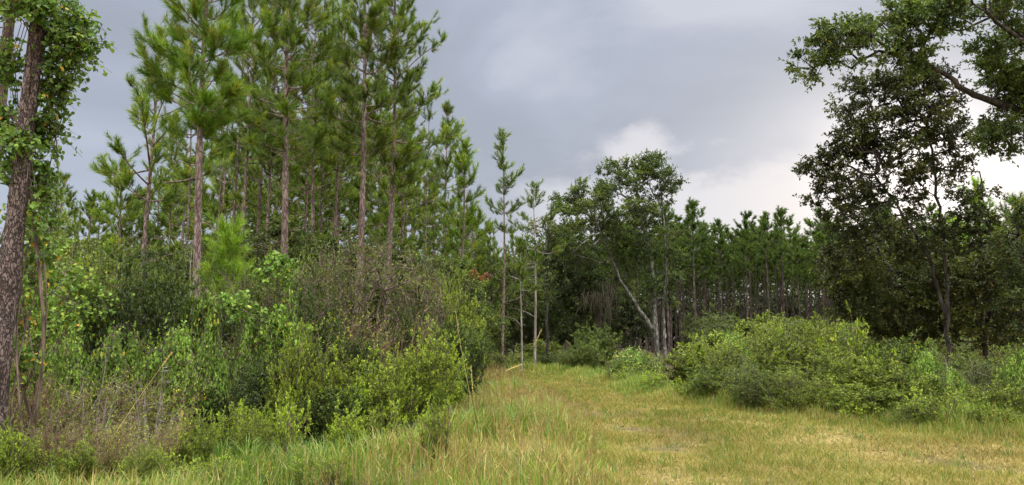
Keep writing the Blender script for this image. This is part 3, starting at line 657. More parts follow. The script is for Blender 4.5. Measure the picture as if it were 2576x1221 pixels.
def far_wood(name, x0, x1, y0, y1, hfun, n, size, seed, label):
    rg2 = np.random.default_rng(seed); mb = MB(); x = rg2.uniform(x0, x1, n); y = rg2.uniform(y0, y1, n)
    z = hfun(x)*(1+.16*np.sin(x*.5)+.1*np.sin(x*1.3+y))*rg2.random(n)**.8; c = np.stack([x, y, z], 1)
    k = 8; cc = (c[:, None]+rg2.normal(0, size*1.1, (n, k, 3))).reshape(-1, 3); cc[:, 2] = np.abs(cc[:, 2]); m = len(cc)
    mb.leaves(cc, rg2.normal(0, 1, (m, 3)), rg2.normal(0, .6, (m, 3))+[0, 0, 1], size*rg2.uniform(.6, 1.3, m), size*.6, np.clip(np.repeat(rg2.uniform(.1, .6, n), k)+rg2.normal(0, .1, m), 0, .9))
    tag(mb.build(name, M['dark']), label, 'woods', kind='stuff')
far_wood('far_woods', -12, 150, 126, 140, lambda x: 14+0*x, 17000, .6, 1, 'dim far woods closing the view behind the plantation trunks')
far_wood('back_woods', -62, 2, 68, 76, lambda x: np.interp(x, [-62, -40, -25, 0], [9.5, 9, 10.5, 8.5]), 5000, .38, 2, 'dense far woods behind the pines')

# ------------------------------------------------------------------ shrubs
def shrub(seed, H, R, nst=40, ntw=11, nlf=16, L=.035, W=.017, tw=.22, tip=.35, lowleaf=.25, up=.5, oval=False, sr=.008, spread=.5, yel=.03, vbase=.35, tall=.45, curl=0., lean=0.):
    rg = np.random.default_rng(seed); wd = MB(); lf = MB()
    a = rg.random(nst)*2*PI; q = np.sqrt(rg.random(nst))
    b = np.stack([np.cos(a)*q*R*spread*.8, np.sin(a)*q*R*spread*.8, -.05+0*a], 1)
    h = H*rg.uniform(1-tall, 1.03, nst)*(1-.26*q**2)*np.where(rg.random(nst) < .12, rg.uniform(1.05, 1.28, nst), 1)
    t = np.stack([np.cos(a)*q*R, np.sin(a)*q*R, h], 1)+rg.normal(0, .08, (nst, 3))*R*[1, 1, 0]
    t[:, 0] += lean*h*rg.uniform(.2, 1.2, nst)-lean*H*.35
    s = np.linspace(0, 1, 6)[None, :, None]
    pts = b[:, None]*(1-s)+t[:, None]*s; pts[..., :2] -= ((t-b)[:, None]*np.sin(s*PI)*.16)[..., :2]
    pts += rg.normal(0, .02, pts.shape)*H*s
    wd.tubes(pts, np.linspace(sr*1.6, sr*.35, 6)[None]*rg.uniform(.6, 1.3, (nst, 1)), 4)
    u = rg.uniform(lowleaf, 1, (nst, ntw)); u[:, 0] = 1
    f = u*5; i0 = np.clip(f.astype(int), 0, 4); fr = (f-i0)[..., None]; ar = np.arange(nst)[:, None]
    p0 = pts[ar, i0]*(1-fr)+pts[ar, i0+1]*fr
    out = np.stack([np.cos(a)+lean*1.5, np.sin(a), a*0], 1)[:, None]*.35
    d = nrm(nrm(rg.normal(0, 1, p0.shape))*[1, 1, .6]*.8+out+np.array([0, 0, up]))
    ll = tw*rg.uniform(.45, 1.3, (nst, ntw, 1))*(1.15-.4*u[..., None])
    p2 = p0+d*ll-np.array([0, 0, curl])*ll; p1 = (p0+p2)/2+rg.normal(0, .07, p0.shape)*ll
    p0, p1, p2 = (x.reshape(-1, 3) for x in (p0, p1, p2))
    wd.tubes(np.stack([p0, p1, p2], 1), np.repeat([[sr*.45, sr*.32, sr*.18]], len(p0), 0), 3)
    K = len(p0)
    if nlf:
        w = rg.uniform(.05, 1.05, (K, nlf, 1)); c = np.where(w < .5, p0[:, None]+(p1-p0)[:, None]*w*2, p1[:, None]+(p2-p1)[:, None]*(w*2-1))
        dd = nrm(p2-p0)[:, None]*.8+nrm(rg.normal(0, 1, c.shape))*.8
        nn = rg.normal(0, .6, c.shape)+np.array([0, 0, 1.])
        v = vbase+tip*(w[..., 0]-.5)+np.repeat(rg.normal(0, .12, nst), ntw)[:, None]+rg.normal(0, .13, (K, nlf))+.18*((p2[:, 2]/H)[:, None]-.6)*0
        v = np.clip(v, 0, .93); v = np.where(rg.random(v.shape) < yel, rg.uniform(.94, 1, v.shape), v)
        n = K*nlf
        lf.leaves(c.reshape(-1, 3), dd.reshape(-1, 3), nn.reshape(-1, 3), L*rg.uniform(.6, 1.25, n), W*rg.uniform(.7, 1.2, n), v.ravel(), oval)
    return wd, lf
def vinemass(seed, H, R, n=3500, L=.075, W=.07, th=.22, runs=26, yel=.03, lump=.3):
    """mound of climbing vine: leaves in a shell over a lumpy dome, on arching runners"""
    rg = np.random.default_rng(seed); wd = MB(); lf = MB(); ph = rg.random(6)*6
    def dome(a, q):
        lum = 1+lump*(np.sin(a*3+ph[0])*.35+np.sin(a*5+q*6+ph[1])*.35+np.sin(q*9+a*2+ph[2])*.3)
        return np.stack([np.cos(a)*q*R*lum, np.sin(a)*q*R*lum, H*np.sqrt(np.clip(1-q**2.4, .0, 1))*lum], -1)
    nr = runs; a0 = rg.random(nr)*2*PI; k = np.linspace(0, 1, 12)[None]
    aa = a0[:, None]+rg.normal(0, 1.3, (nr, 1))*k; qq = np.clip(1-k*rg.uniform(.5, 1.1, (nr, 1)), .02, 1)
    pts = dome(aa, qq); pts[..., 2] += rg.normal(0, .05, pts.shape[:2]); wd.tubes(pts, np.repeat(np.linspace(.008, .003, 12)[None], nr, 0), 4)
    a = rg.random(n)*2*PI; q = np.sqrt(rg.random(n)); c = dome(a, q); e = 1e-2
    nrml = np.stack([np.cos(a)*(q+.15), np.sin(a)*(q+.15), 1.05-q*.55], 1)
    hole = np.sin(a*4+q*7+ph[3])*np.sin(q*11+a*3+ph[4]) + .5*rg.standard_normal(n)
    ok = hole > -.75; a, q, c, nrml = a[ok], q[ok], c[ok], nrml[ok]; n = len(a)
    c = c-nrm(nrml)*(rg.random((n, 1))**1.5*th)+rg.normal(0, .03, (n, 3)); c[:, 2] = np.maximum(c[:, 2], .03)
    nn = nrml+rg.normal(0, .45, (n, 3)); d = rg.normal(0, .6, (n, 3))+np.array([0, 0, -.7])
    d = d-(d*nrm(nn)).sum(1, keepdims=True)*nrm(nn)
    v = np.clip(.45+.3*rg.standard_normal(n), 0, .9); v = np.where(rg.random(n) < yel, rg.uniform(.93, 1, n), v)
    lf.leaves(c, d, nn, L*rg.uniform(.55, 1.2, n), W*rg.uniform(.6, 1.2, n), v, True, fold=.12)
    return wd, lf
def mk(kind):
    out = []
    for s in range(3):
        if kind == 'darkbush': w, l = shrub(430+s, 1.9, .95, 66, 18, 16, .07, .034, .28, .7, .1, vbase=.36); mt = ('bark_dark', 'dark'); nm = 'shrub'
        if kind == 'gall': w, l = shrub(400+s, 1.5, .8, 72, 20, 17, .046*(.9, 1, 1.2)[s], .021*(.9, 1, 1.25)[s], .25, .85, .15, up=.75, vbase=.38); mt = ('twig', 'gall'); nm = 'shrub'
        if kind == 'myrtle': w, l = shrub(420+s, 1.9, .95, 64, 18, 16, .062*(.8, 1, 1.3)[s], .027*(.8, 1.1, 1.35)[s], .28, .6, .12, vbase=.36); mt = ('twig', 'myrtle'); nm = 'shrub'
        if kind == 'olive': w, l = shrub(440+s, 2.0, 1.05, 66, 20, 16, .066*(.75, 1, 1.4)[s], .032*(.75, 1, 1.45)[s], .32, .75, .08, up=.55, yel=.03, vbase=.40, tall=.62); mt = ('twig', 'olive'); nm = 'shrub'
        if kind == 'dead': w, l = shrub(460+s, 1.7, .8, 84, 15, 3, .05, .026, .38, .3, .15, up=.5, sr=.0085, yel=.12, vbase=.45, tall=.6, lean=.55); mt = ('twig_dead', 'gall'); nm = 'dead_brush'
        if kind == 'twiggy': 
            rq = np.random.default_rng(480+s); an = rq.random(6)*6.28
            trs = [([np.array([math.cos(q)*.1, math.sin(q)*.1, -.1]), np.array([math.cos(q)*.4, math.sin(q)*.4, .8]), np.array([math.cos(q)*.9, math.sin(q)*.9, 1.7])], .035, .016) for q in an]
            a_, w, l = grow(trs, [((0, 0, 2.2), (1.5, 1.5, 1.15), 75), ((0, 0, 1.2), (1.3, 1.3, .8), 26)], 485+s, tw_n=13, tw_l=.6, lf_n=3, L=.075, W=.045, r_twig=.006, rmax=.022, minr=.2, up=.1, vlo=.3, vhi=.9, yel=.09, step=.35)
            w.v = a_.v+w.v; w.f = a_.f+[(f+a_.n, v, m_, q) for f, v, m_, q in w.f]; w.n += a_.n; mt = ('twig', 'hard'); nm = 'twiggy_shrub'
        if kind == 'vine': w, l = vinemass(500+s, 1.7, 1.3, 2600, L=.088, W=.078, yel=.012); mt = ('twig', 'vine'); nm = 'vine_mound'
        if kind == 'weed': w, l = shrub(520+s, .8, .45, 20, 9, 9, .05, .024, .16, .4, .1, yel=.04, vbase=.5); mt = ('twig', 'gall'); nm = 'weed'
        if kind == 'bare': w, l = shrub(540+s, 2.0, .9, 9, 9, 0, tw=.6, sr=.014, up=.4, tall=.5); mt = ('twig_grey', 'gall'); nm = 'bare_branches'
        t = thing(nm, '', 'bush'); w.build('stems', M[mt[0]], t)
        if l.n: l.build('foliage', M[mt[1]], t)
        out.append(t)
    return out
KIND = {}; USED = {}; CNT = {}
HTX = 0
HT = dict(darkbush=1.75, gall=1.42, myrtle=1.75, olive=1.85, dead=1.95, twiggy=3.2, vine=1.85, weed=.8, bare=2.0)
RD = dict(darkbush=.95, gall=.8, myrtle=.95, olive=1.05, dead=.9, twiggy=1.5, vine=1.3, weed=.45, bare=.9)
CAT = dict(darkbush='shrub', gall='shrub', myrtle='shrub', olive='shrub', dead='dead brush', twiggy='shrub', vine='vine', weed='weed', bare='dead branches')
def sh(kind, dx, Y, top, hw, label, group=None, rz=None):
    """shrub of a kind at photo column dx, distance Y, its top at row top, half width hw (photo px)"""
    if kind not in KIND: KIND[kind] = mk(kind); CNT[kind] = 0
    k = CNT[kind] % 3; CNT[kind] += 1
    pos = P(dx, 900, Y); g = float(hgt(pos[0], Y)); sz = (ZT(top, Y)-g)/HT[kind]; sx = PX(hw, Y)/RD[kind]
    sx = min(max(sx, sz*(.3 if kind == 'vine' else .5)), sz*1.9)
    if kind == 'dead': rz = rg.normal(0, .35)
    rz = rg.random()*6.28 if rz is None else rz; loc = (float(pos[0]), Y, g); sc = (sx, sx, sz)
    if (kind, k) not in USED:
        USED[kind, k] = 1; o = KIND[kind][k]; o.location = loc; o.rotation_euler = (0, 0, rz); o.scale = sc; tag(o, label, CAT[kind], group)
    else:
        o = dup(KIND[kind][k], loc, rz, sc, label, group)
    o['category'] = CAT[kind]; return o
# left thicket, front row: yellow green gallberry bushes
sh('gall', 790, 12.6, 848, 120, 'rounded yellow green bush at the middle of the front thicket')
sh('gall', 1075, 14.2, 862, 105, 'bright green bush at the right end of the front thicket')
sh('gall', 905, 12.6, 925, 90, 'lower yellow green bush between the two larger front bushes')
sh('darkbush', 690, 12.2, 890, 90, 'dark dense bush left of the middle yellow green bush')
sh('darkbush', 570, 11.4, 945, 95, 'dark low bush beside the dead brush')
sh('darkbush', 840, 12.0, 985, 80, 'small dark bush low at the front of the thicket')
sh('gall', 985, 13.4, 905, 80, 'leafy bush in front of the bright green bush')
sh('gall', 655, 11.0, 1040, 60, 'knee high bright bush before the dark bushes')
sh('gall', 1120, 15.4, 905, 60, 'slim bush next to the tall grass stalks')
sh('gall', 735, 12.0, 860, 50, 'upright sprig bush with golden tips behind the dark dense bush')
sh('darkbush', 1150, 17.5, 812, 75, 'blue green bush behind the end of the front thicket')
# dead brush
for i, (dx, Y, top, hw) in enumerate([(230, 10.2, 905, 95), (330, 10.6, 880, 95), (120, 10.0, 900, 90), (430, 10.8, 900, 85), (60, 10.6, 830, 80), (280, 9.4, 1010, 90), (160, 9.2, 1040, 80)]):
    sh('dead', dx, Y, top+18, hw, ['tallest reddish dead brush in the lower left thicket', 'slanting reddish dead brush under the vine swath', 'dead brush with green shoots right of the vine hung trunk', 'dead brush touching the dark low bush',
       'brown dead brush at the foot of the vine hung trunk', 'low matted dead brush in the lower left foreground', 'low dead brush nearest the lower left corner'][i])
# vine swath
for i, (dx, Y, top, hw) in enumerate([(165, 10.9, 836, 90), (300, 11.0, 834, 95), (435, 11.1, 824, 95), (530, 11.3, 858, 70), (505, 13.4, 745, 60), (625, 13.4, 815, 55), (715, 13.6, 775, 55)]):
    sh('vine', dx, Y, top, hw, ['heart leaved vine swath at the left, just above the dead brush', 'middle of the bright vine swath above the dead brush', 'vine swath at its right end below the grey branches', 'vine mound beside the dark dense bush',
       'pale green vine heap under the lime pine sapling', 'vine mound under the leaning grey branches', 'small bluish vine mound left of the brown twiggy shrub'][i])
sh('darkbush', 325, 12.6, 688, 100, 'dark round bush deep in the left thicket')
sh('darkbush', 425, 13.6, 690, 70, 'shadowed bush right of the dark round bush')
sh('olive', 215, 15.5, 610, 80, 'leafy bush behind the vine heap with the orange leaf')
sh('bare', 545, 13.6, 730, 55, 'weathered grey bare branches fanning over the thicket')
sh('bare', 500, 14.5, 655, 60, 'thin bare branches below the lime pine sapling')
sh('twiggy', 950, 16.5, 612, 150, 'large brown twiggy shrub with sparse yellowing leaves')
sh('twiggy', 820, 16.0, 668, 110, 'brown twiggy shrub leaning left of the largest one')
sh('twiggy', 1040, 17.2, 690, 90, 'brown twiggy shrub at the right of the largest one')
sh('twiggy', 600, 15.4, 700, 80, 'twiggy shrub around the lime pine sapling foot')
sh('dead', 880, 15.2, 740, 110, 'dark reddish dead tangle low under the brown twiggy shrubs')
sh('dead', 1000, 15.6, 760, 90, 'dead tangle behind the bright green bush')
sh('dead', 560, 14.0, 770, 85, 'dark dead tangle behind the grey bare branches')
sh('hard' if False else 'olive', 1135, 21, 705, 60, 'leafy bush under the young pines with yellowish sprays')
sh('myrtle', 1080, 22, 680, 70, 'leafy bush left of the yellowish sprays')
sh('olive', 1175, 25, 790, 40, 'leafy bush left of the slender lone pine')
sh('myrtle', 780, 19, 650, 70, 'leafy bush behind the twiggy shrub with yellow leaves')
sh('myrtle', 660, 20, 690, 70, 'leafy bush behind the reddish pine trunk foot')
sh('olive', 460, 19, 680, 75, 'leafy bush behind the lime pine sapling')
sh('myrtle', 330, 20, 660, 80, 'leafy bush behind the dark round bush')
sh('myrtle', 120, 17, 600, 60, 'leafy bush behind the vine curtain')
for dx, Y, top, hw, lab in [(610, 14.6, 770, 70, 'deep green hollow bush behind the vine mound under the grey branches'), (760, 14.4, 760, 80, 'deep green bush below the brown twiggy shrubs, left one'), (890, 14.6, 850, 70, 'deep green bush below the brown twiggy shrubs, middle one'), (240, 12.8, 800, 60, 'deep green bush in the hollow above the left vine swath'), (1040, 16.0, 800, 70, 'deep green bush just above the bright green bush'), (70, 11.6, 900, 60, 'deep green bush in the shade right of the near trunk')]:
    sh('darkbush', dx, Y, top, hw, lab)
for kd, dx, Y, top, hw, lab in [('dead', 150, 8.9, 1015, 70, 'low reddish dead tangle just before the near trunk'), ('dead', 300, 8.7, 1040, 75, 'low reddish dead tangle at the foot of the slanting cane'), ('dead', 420, 9.2, 1020, 65, 'low reddish dead tangle beside the grass edge'),
      ('gall', 40, 8.3, 1085, 60, 'low bright bush in the lower left corner'), ('gall', 210, 8.2, 1125, 55, 'low bright bush under the slanting cane foot'), ('gall', 500, 9.4, 1050, 60, 'low bright bush between the dead tangle and the dark bushes'), ('gall', 640, 9.8, 1065, 55, 'small bright bush on the grass before the dark dense bush'), ('olive', 380, 8.4, 1130, 50, 'low olive bush rising from the grass in the lower left'), ('gall', 880, 10.6, 1040, 60, 'small bright bush on the grass before the middle bushes')]:
    sh(kd, dx, Y, top, hw, lab)
# weeds in the lower left
for i in range(26):
    dx = rg.uniform(-20, 150) if i < 7 else rg.uniform(150, 1150); Y = rg.uniform(7.8, 9.0)
    sh('weed', dx, Y, (1125 if i < 7 else 1165)+rg.uniform(-45, 40), 40, 'low leafy weed in the lower left corner foreground', 'weeds in the lower left foreground')
for i in range(9):
    dx = rg.uniform(480, 1150); Y = rg.uniform(10, 11.5)
    sh('weed', dx, Y, 1010+rg.uniform(-40, 40), 45, 'leafy weed at the foot of the front thicket', 'weeds at the foot of the front thicket')
# far track edge
for i, (dx, Y, top, hw) in enumerate([(1180, 33, 880, 50), (1240, 36, 885, 50), (1300, 40, 890, 55), (1370, 42, 895, 55), (1430, 40, 880, 50), (1470, 36, 860, 50), (1360, 46, 860, 60), (1500, 40, 830, 60)]):
    sh('myrtle' if i in (3, 4, 5, 7) else 'olive', dx, Y, top, hw, 'low bush bordering the far bend of the track', 'bushes bordering the far bend of the track')
# right shrubs
sh('olive', 1590, 26.5, 885, 70, 'small separate shrub at the far end of the right shrub row')
sh('olive', 1640, 29, 905, 40, 'shrub under the oak trunk')
sh('vine', 1590, 26.2, 878, 62, 'yellow green vine cap over the small separate shrub')
for i, (dx, Y, top, hw, kd) in enumerate([(1750, 20.5, 862, 85, 'olive'), (1860, 18.5, 835, 105, 'olive'), (1980, 18, 822, 110, 'olive'), (1800, 23, 838, 95, 'olive'), (2060, 20, 812, 100, 'gall'), (1930, 22, 815, 100, 'olive'), (2090, 16.8, 870, 105, 'olive'), (2170, 16.2, 895, 100, 'olive'),
      (1900, 16.8, 905, 90, 'myrtle'), (2010, 16, 915, 90, 'olive'), (1800, 18.6, 905, 80, 'myrtle')]):
    sh(kd, dx, Y, top+14, hw, ['leading shrub nearest the small separate one in the right row', 'full olive shrub left of the tallest in the right row', 'tall middle shrub of the right row', 'shrub behind the left part of the right row', 'bright fine leaved shrub at the crest of the right row', 'hidden shrub behind the tall middle shrub', 'broad shrub right of the tall middle shrub', 'sloping shrub where the right row drops', 'dark low shrub at the front of the right row', 'front shrub below the tall middle shrub', 'dark low shrub at the left front of the right row'][i])
for i, (dx, Y, top, hw, kd) in enumerate([(2260, 15.5, 915, 95, 'olive'), (2350, 15, 940, 95, 'olive'), (2440, 14.2, 960, 95, 'olive'), (2540, 13.5, 960, 95, 'gall'), (2250, 17.5, 860, 90, 'myrtle'), (2500, 15.5, 905, 90, 'myrtle'), (2580, 14.5, 860, 70, 'olive'), (2160, 14.9, 960, 85, 'olive'), (2300, 13.6, 1000, 80, 'olive'), (2400, 17, 880, 90, 'myrtle'), (2480, 12.8, 1010, 75, 'gall'), (2350, 18, 850, 80, 'dead'), (2470, 17.5, 860, 85, 'dead')]):
    sh(kd, dx, Y, top+14, hw, ['olive shrub left of the backlit tree foot', 'full shrub in front of the backlit tree foot', 'shrub right of the backlit tree foot', 'bright shrub in the lower right corner', 'dark shrub under the understory tree', 'dark shrub behind the corner shrubs', 'leafy shrub cut by the right edge', 'low shrub bulging onto the grass right of the row', 'smaller low shrub bulging onto the grass before the backlit tree', 'shadowed shrub behind the backlit tree foot', 'bright low shrub nearest the right end of the grass', 'reddish dead brush round the backlit tree trunk', 'reddish dead brush under the arched dark bough'][i])
for i, (dx, Y, top, hw) in enumerate([(1850, 20, 838, 55), (2330, 15.6, 875, 55), (2560, 14.2, 880, 50), (2140, 17.5, 790, 35), (2390, 14.6, 930, 40)]):
    sh('weed' if i == 3 else 'vine', dx, Y, top, hw, ['yellow green vine over the left crest of the right row', 'bright vine sprays in front of the dark backlit foot', 'bright vine at the right edge above the corner shrubs', 'upright vine sprig above the crest of the right row', 'small bluish vine clump beside the backlit tree foot'][i])
for i in range(34):
    dx = rg.uniform(1800, 2640); Y = rg.uniform(26, 62)
    sh('myrtle' if i % 2 else 'olive', dx, Y, 822+rg.uniform(-25, 12), PX(1, 1)*0+1910*1.5/Y, 'shadowy bush in the open strip between the right shrubs and the plantation', 'bushes before the plantation')
for i in range(22):
    Y = rg.uniform(11.5, 26); x = float(xr(Y))+rg.uniform(.1, .7); dx = 1288+1910*x/Y
    sh('weed', dx, Y, 852+1910*(1.6-rg.uniform(.35, .8))/Y, 1910*.4/Y, 'leafy weed where the mown grass meets the right shrubs', 'weeds along the foot of the right shrubs')
for i, (dx, Y, top, hw) in enumerate([(1760, 20.2, 845, 35), (1955, 18.2, 812, 28), (2060, 18.0, 825, 30), (2230, 16.0, 880, 30)]):
    sh('weed', dx, Y, top, hw, ['tall leafy sprig at the left crest of the right row', 'tallest leafy sprig over the middle of the right row', 'leafy sprig right of the tallest one', 'leafy sprig where the right row drops'][i])
sh('bare', 1880, 18.0, 850, 40, 'thin dead stems sticking out of the right shrub row')
sh('bare', 2420, 15.5, 860, 60, 'grey dead stems in the shade near the right edge')
for i, (dx, Y, top, hw) in enumerate([(240, 9.9, 905, 70), (390, 10.2, 890, 70), (120, 9.8, 950, 60)]):
    sh('bare', dx, Y, top, hw, ['pale dead canes at the middle of the reddish brush', 'pale dead canes at the right of the reddish brush', 'pale dead canes by the near trunk foot'][i])
# rust coloured foliage by the slender pine
b = base_at(1205, 800, 40)
tree('broadleaf_tree', 'small tree with rust orange leaves left of the slender lone pine', 'tree', b, [([np.array([0, 0, -.1])]+line(b, [(1206, 780, 40), (1205, 700, 40)]), .05, .02)],
     loc_blobs(b, [(1213, 700, 40, 11, 18, 5), (1190, 690, 40, 9, 8, 3)]), 260, 'bark_dark', 'rust', tw_n=7, tw_l=.3, lf_n=8, L=.14, W=.08, step=.4)

# ------------------------------------------------------------------ vine hung trunk at the left
def near_trunk(dx0, dx1, Y, r0, H, label, seed, bark='bark_near'):
    p0 = P(dx0, 1000, Y); t = thing('pine_tree', label, 'pine tree', (p0[0], Y, hgt(p0[0], Y)))
    tr, br, cr = pine(seed, H, r0, .62, 2.2, needles=30, nw=.012, lean=dx1, wob=.006, dead=4)
    tr.build('trunk', M[bark], t); br.build('branches', M['bark_pine'], t); cr.build('crown', M['needle'], t)
    return np.array([p0[0], Y, 0.])
tb = near_trunk(-14, (.36, 0), 8.7, .142, 14, 'vine hung trunk close by at the left edge', 31)
tb2 = near_trunk(-75, (.3, 0), 9.8, .12, 13, 'second thinner trunk peeping past the left edge behind the vine hung one', 32)
def climber(pts, n, L, seed, label, spreadx, name='climbing_vine', stems=6, yel=.02):
    """vine hanging around a polyline of (dx,dy,Y,halfwidth px, weight)"""
    rg = np.random.default_rng(seed); wd = MB(); lf = MB(); A = np.array(pts, float)
    w = A[:, 4]/A[:, 4].sum(); i = rng_i = rg.choice(len(A), n, p=w)
    ctr = np.array([P(*a[:3]) for a in A]); hw = np.array([PX(a[3], a[2]) for a in A]); vh = np.array([PX(a[5], a[2]) for a in A])
    base0 = ctr[-1].copy(); base0[2] = 0
    # strands: short drooping sprigs
    ns = n//9; si = rg.choice(len(A), ns, p=w)
    u = rg.normal(0, .5, (ns, 3)).clip(-1, 1); p0 = ctr[si]+u*np.stack([hw[si], hw[si]*.4, vh[si]], 1)
    d = nrm(rg.normal(0, 1, (ns, 3))*[1, 1, .5]+[0, 0, -.35]); ll = rg.uniform(.1, .36, (ns, 1))
    p2 = p0+d*ll+[0, 0, -.06]; p1 = (p0+p2)/2+[0, 0, .03]
    wd.tubes(np.stack([p0, p1, p2], 1)-base0, np.repeat([[.004, .003, .002]], ns, 0), 3)
    k = 9; s = rg.uniform(0, 1.05, (ns, k, 1)); c = np.where(s < .5, p0[:, None]+(p1-p0)[:, None]*s*2, p1[:, None]+(p2-p1)[:, None]*(s*2-1))
    c = c+rg.normal(0, .02, c.shape); c = c.reshape(-1, 3); m = len(c)
    d = rg.normal(0, .6, (m, 3))+[0, 0, -.6]; nn = rg.normal(0, .6, (m, 3))+[.2, -.5, .8]
    v = np.clip(np.repeat(rg.uniform(.05, .75, ns), k)+rg.normal(0, .15, m), 0, .9); v = np.where(rg.random(m) < yel, rg.uniform(.93, 1, m), v)
    lf.leaves(c-base0, d, nn, L*rg.uniform(.5, 1.2, m), L*.85*rg.uniform(.6, 1.2, m), v, True, fold=.12)
    for q in range(stems):
        zz = np.linspace(0, 1, 14); order = np.argsort(ctr[:, 2]); cz = ctr[order]; ph = rg.random()*6
        z = zz*cz[-1, 2]; pp = np.stack([np.interp(z, cz[:, 2], cz[:, 0])+.13*np.sin(zz*7+ph), np.interp(z, cz[:, 2], cz[:, 1])+.13*np.cos(zz*6+ph), z], 1)
        wd.tubes(pp-base0, np.linspace(.011, .004, 14), 5)
    t = thing(name, label, 'vine', base0); wd.build('stems', M['twig'], t); lf.build('foliage', M['ivy' if seed < 3 else 'vine'], t); return t
climber([(95, -40, 8.7, 110, 3, 60), (170, 60, 8.85, 60, 4, 60), (155, 150, 8.85, 55, 4, 60), (215, 120, 8.9, 48, 1.2, 26), (135, 230, 8.9, 42, 2.6, 40), (110, 320, 8.9, 38, 2.2, 50), (108, 420, 8.9, 40, 2.0, 50), (105, 520, 8.9, 38, 1.4, 60), (95, 620, 8.9, 38, 1.2, 60)], 4600, .066, 1, 'leafy vine spilling off the right side of the near trunk', 0)
climber([(95, 10, 8.5, 40, 1.6, 40), (30, -10, 8.75, 35, 1.6, 30), (12, 160, 8.8, 22, 1.6, 60), (5, 300, 8.8, 25, 1.8, 60), (45, 345, 8.5, 32, 1.1, 34), (15, 420, 8.7, 18, .6, 40)], 2900, .066, 2, 'vine clinging to the left side of the near trunk', 0)
climber([(60, 560, 9.6, 35, 1, 60), (95, 680, 9.8, 45, 1.5, 60), (85, 780, 9.8, 45, 1.3, 60), (60, 900, 9.6, 35, 1, 60)], 1300, .06, 3, 'yellowing vine hanging behind the near trunk foot', 0, yel=.16)
climber([(150, 640, 12.6, 55, .8, 50), (205, 715, 12.4, 60, 1.2, 45), (130, 800, 12.2, 50, 1, 50), (235, 785, 12.2, 50, 1, 40), (110, 720, 12.4, 45, .8, 50)], 2300, .07, 4, 'vine tangle with an orange leaf left of the dark round bush', 0, stems=9, yel=.03)
climber([(705, 655, 15.8, 26, 1, 22), (668, 680, 15.8, 26, .8, 18), (720, 700, 15.8, 20, .5, 30)], 700, .085, 5, 'light green vine wrapping the foot of the dark crowned pine', 0, stems=4, yel=.01)
climber([(585, 760, 13.5, 40, 1, 25), (650, 790, 13.5, 40, 1, 25), (700, 830, 13.4, 40, 1, 25)], 1200, .08, 6, 'blue green vine sprawling over the deep green hollow bush', 0, stems=5, yel=.01)
# tall grass stalks
def stalk(pts, r, label, seed, head=.35, sm='straw'):
    rg = np.random.default_rng(seed); A = np.array([P(*p) for p in pts]); b = A[0].copy(); b[2] = float(hgt(b[0], b[1]))
    A[0, 2] = b[2]-.02; A -= b; q = np.linspace(0, 1, 14); pp = np.stack([np.interp(q, np.linspace(0, 1, len(A)), A[:, k]) for k in range(3)], 1)
    t = thing('grass_stalk', label, 'grass stalk', b); m = MB(); r *= .62; m.tubes(pp, np.linspace(r, r*.35, 14), 5, 0, .3+.2*rg.random()); m.build('stem', M[sm], t)
    h = MB(); n = 90; s = rg.uniform(1-head, 1.0, n); c = np.stack([np.interp(s, q, pp[:, k]) for k in range(3)], 1); dr = nrm(pp[-1]-pp[-3])
    h.leaves(c, dr*1.2+rg.normal(0, .28, (n, 3)), rg.normal(0, 1, (n, 3)), .03, .005, .7+.3*rg.random(n)); h.build('seed_head', M['straw'], t)
    l = MB(); n = 5; bs = pp[rg.integers(1, 6, n)]; a = rg.random(n)*6.28; o = np.stack([np.cos(a), np.sin(a), a*0], 1)
    l.blades(bs, bs+o*.35+[0, 0, .15], .010, .2*rg.random(n), bend=bs+o*.15+[0, 0, .2], side=np.stack([-np.sin(a), np.cos(a), a*0], 1)); l.build('blade', M['grass_tall'], t)
stalk([(1222, 1190, 8.6), (1195, 1060, 8.6), (1170, 930, 8.6), (1155, 850, 8.6), (1147, 785, 8.6)], .0085, 'tallest straw grass stalk, left of the track, slightly tilted left', 1)
stalk([(1216, 1170, 8.9), (1205, 1080, 8.9), (1190, 990, 8.9), (1185, 925, 8.9)], .006, 'shorter straw stalk just right of the tallest one', 2)
stalk([(1262, 1040, 10.5), (1295, 970, 10.5), (1328, 900, 10.5), (1362, 830, 10.5)], .0042, 'green stalk with tan head leaning right over the track', 3, .2, 'grass_tall')
stalk([(1160, 1060, 9.5), (1190, 985, 9.5), (1240, 945, 9.5), (1310, 918, 9.5)], .0032, 'thin arching grass stalk bowing toward the track', 4, .2, 'grass_tall')
stalk([(235, 1190, 8.8), (290, 1090, 8.8), (350, 1000, 8.8), (430, 890, 8.8)], .009, 'yellow cane slanting across the lower left dead brush', 5, .1)
def clump(dx, dy, Y, n, h, w, label, seed):
    rg = np.random.default_rng(seed); b = P(dx, dy, Y); b[2] = float(hgt(b[0], Y)); m = MB()
    a = rg.random(n)*6.28; o = np.stack([np.cos(a), np.sin(a), a*0], 1); hh = h*rg.uniform(.55, 1, n)[:, None]
    bs = o*.05*rg.random((n, 1)); l = rg.uniform(.1, .6, (n, 1)); z = np.array([0, 0, 1.])
    m.blades(bs, bs+o*hh*l*1.4+z*hh*(1-.35*l), w*rg.uniform(.6, 1.2, n), .1+.35*rg.random(n), bend=bs+o*hh*l*.5+z*hh*.7, side=np.stack([-np.sin(a), np.cos(a), a*0], 1))
    t = m.build('grass_clump', M['grass_tall']); t.location = b; tag(t, label, 'grass')
clump(1325, 1190, 8.7, 22, .55, .016, 'broad bladed green grass clump at the left edge of the mown track', 1)
clump(1215, 1215, 8.4, 16, .4, .016, 'green blades at the base of the tallest stalk', 2)
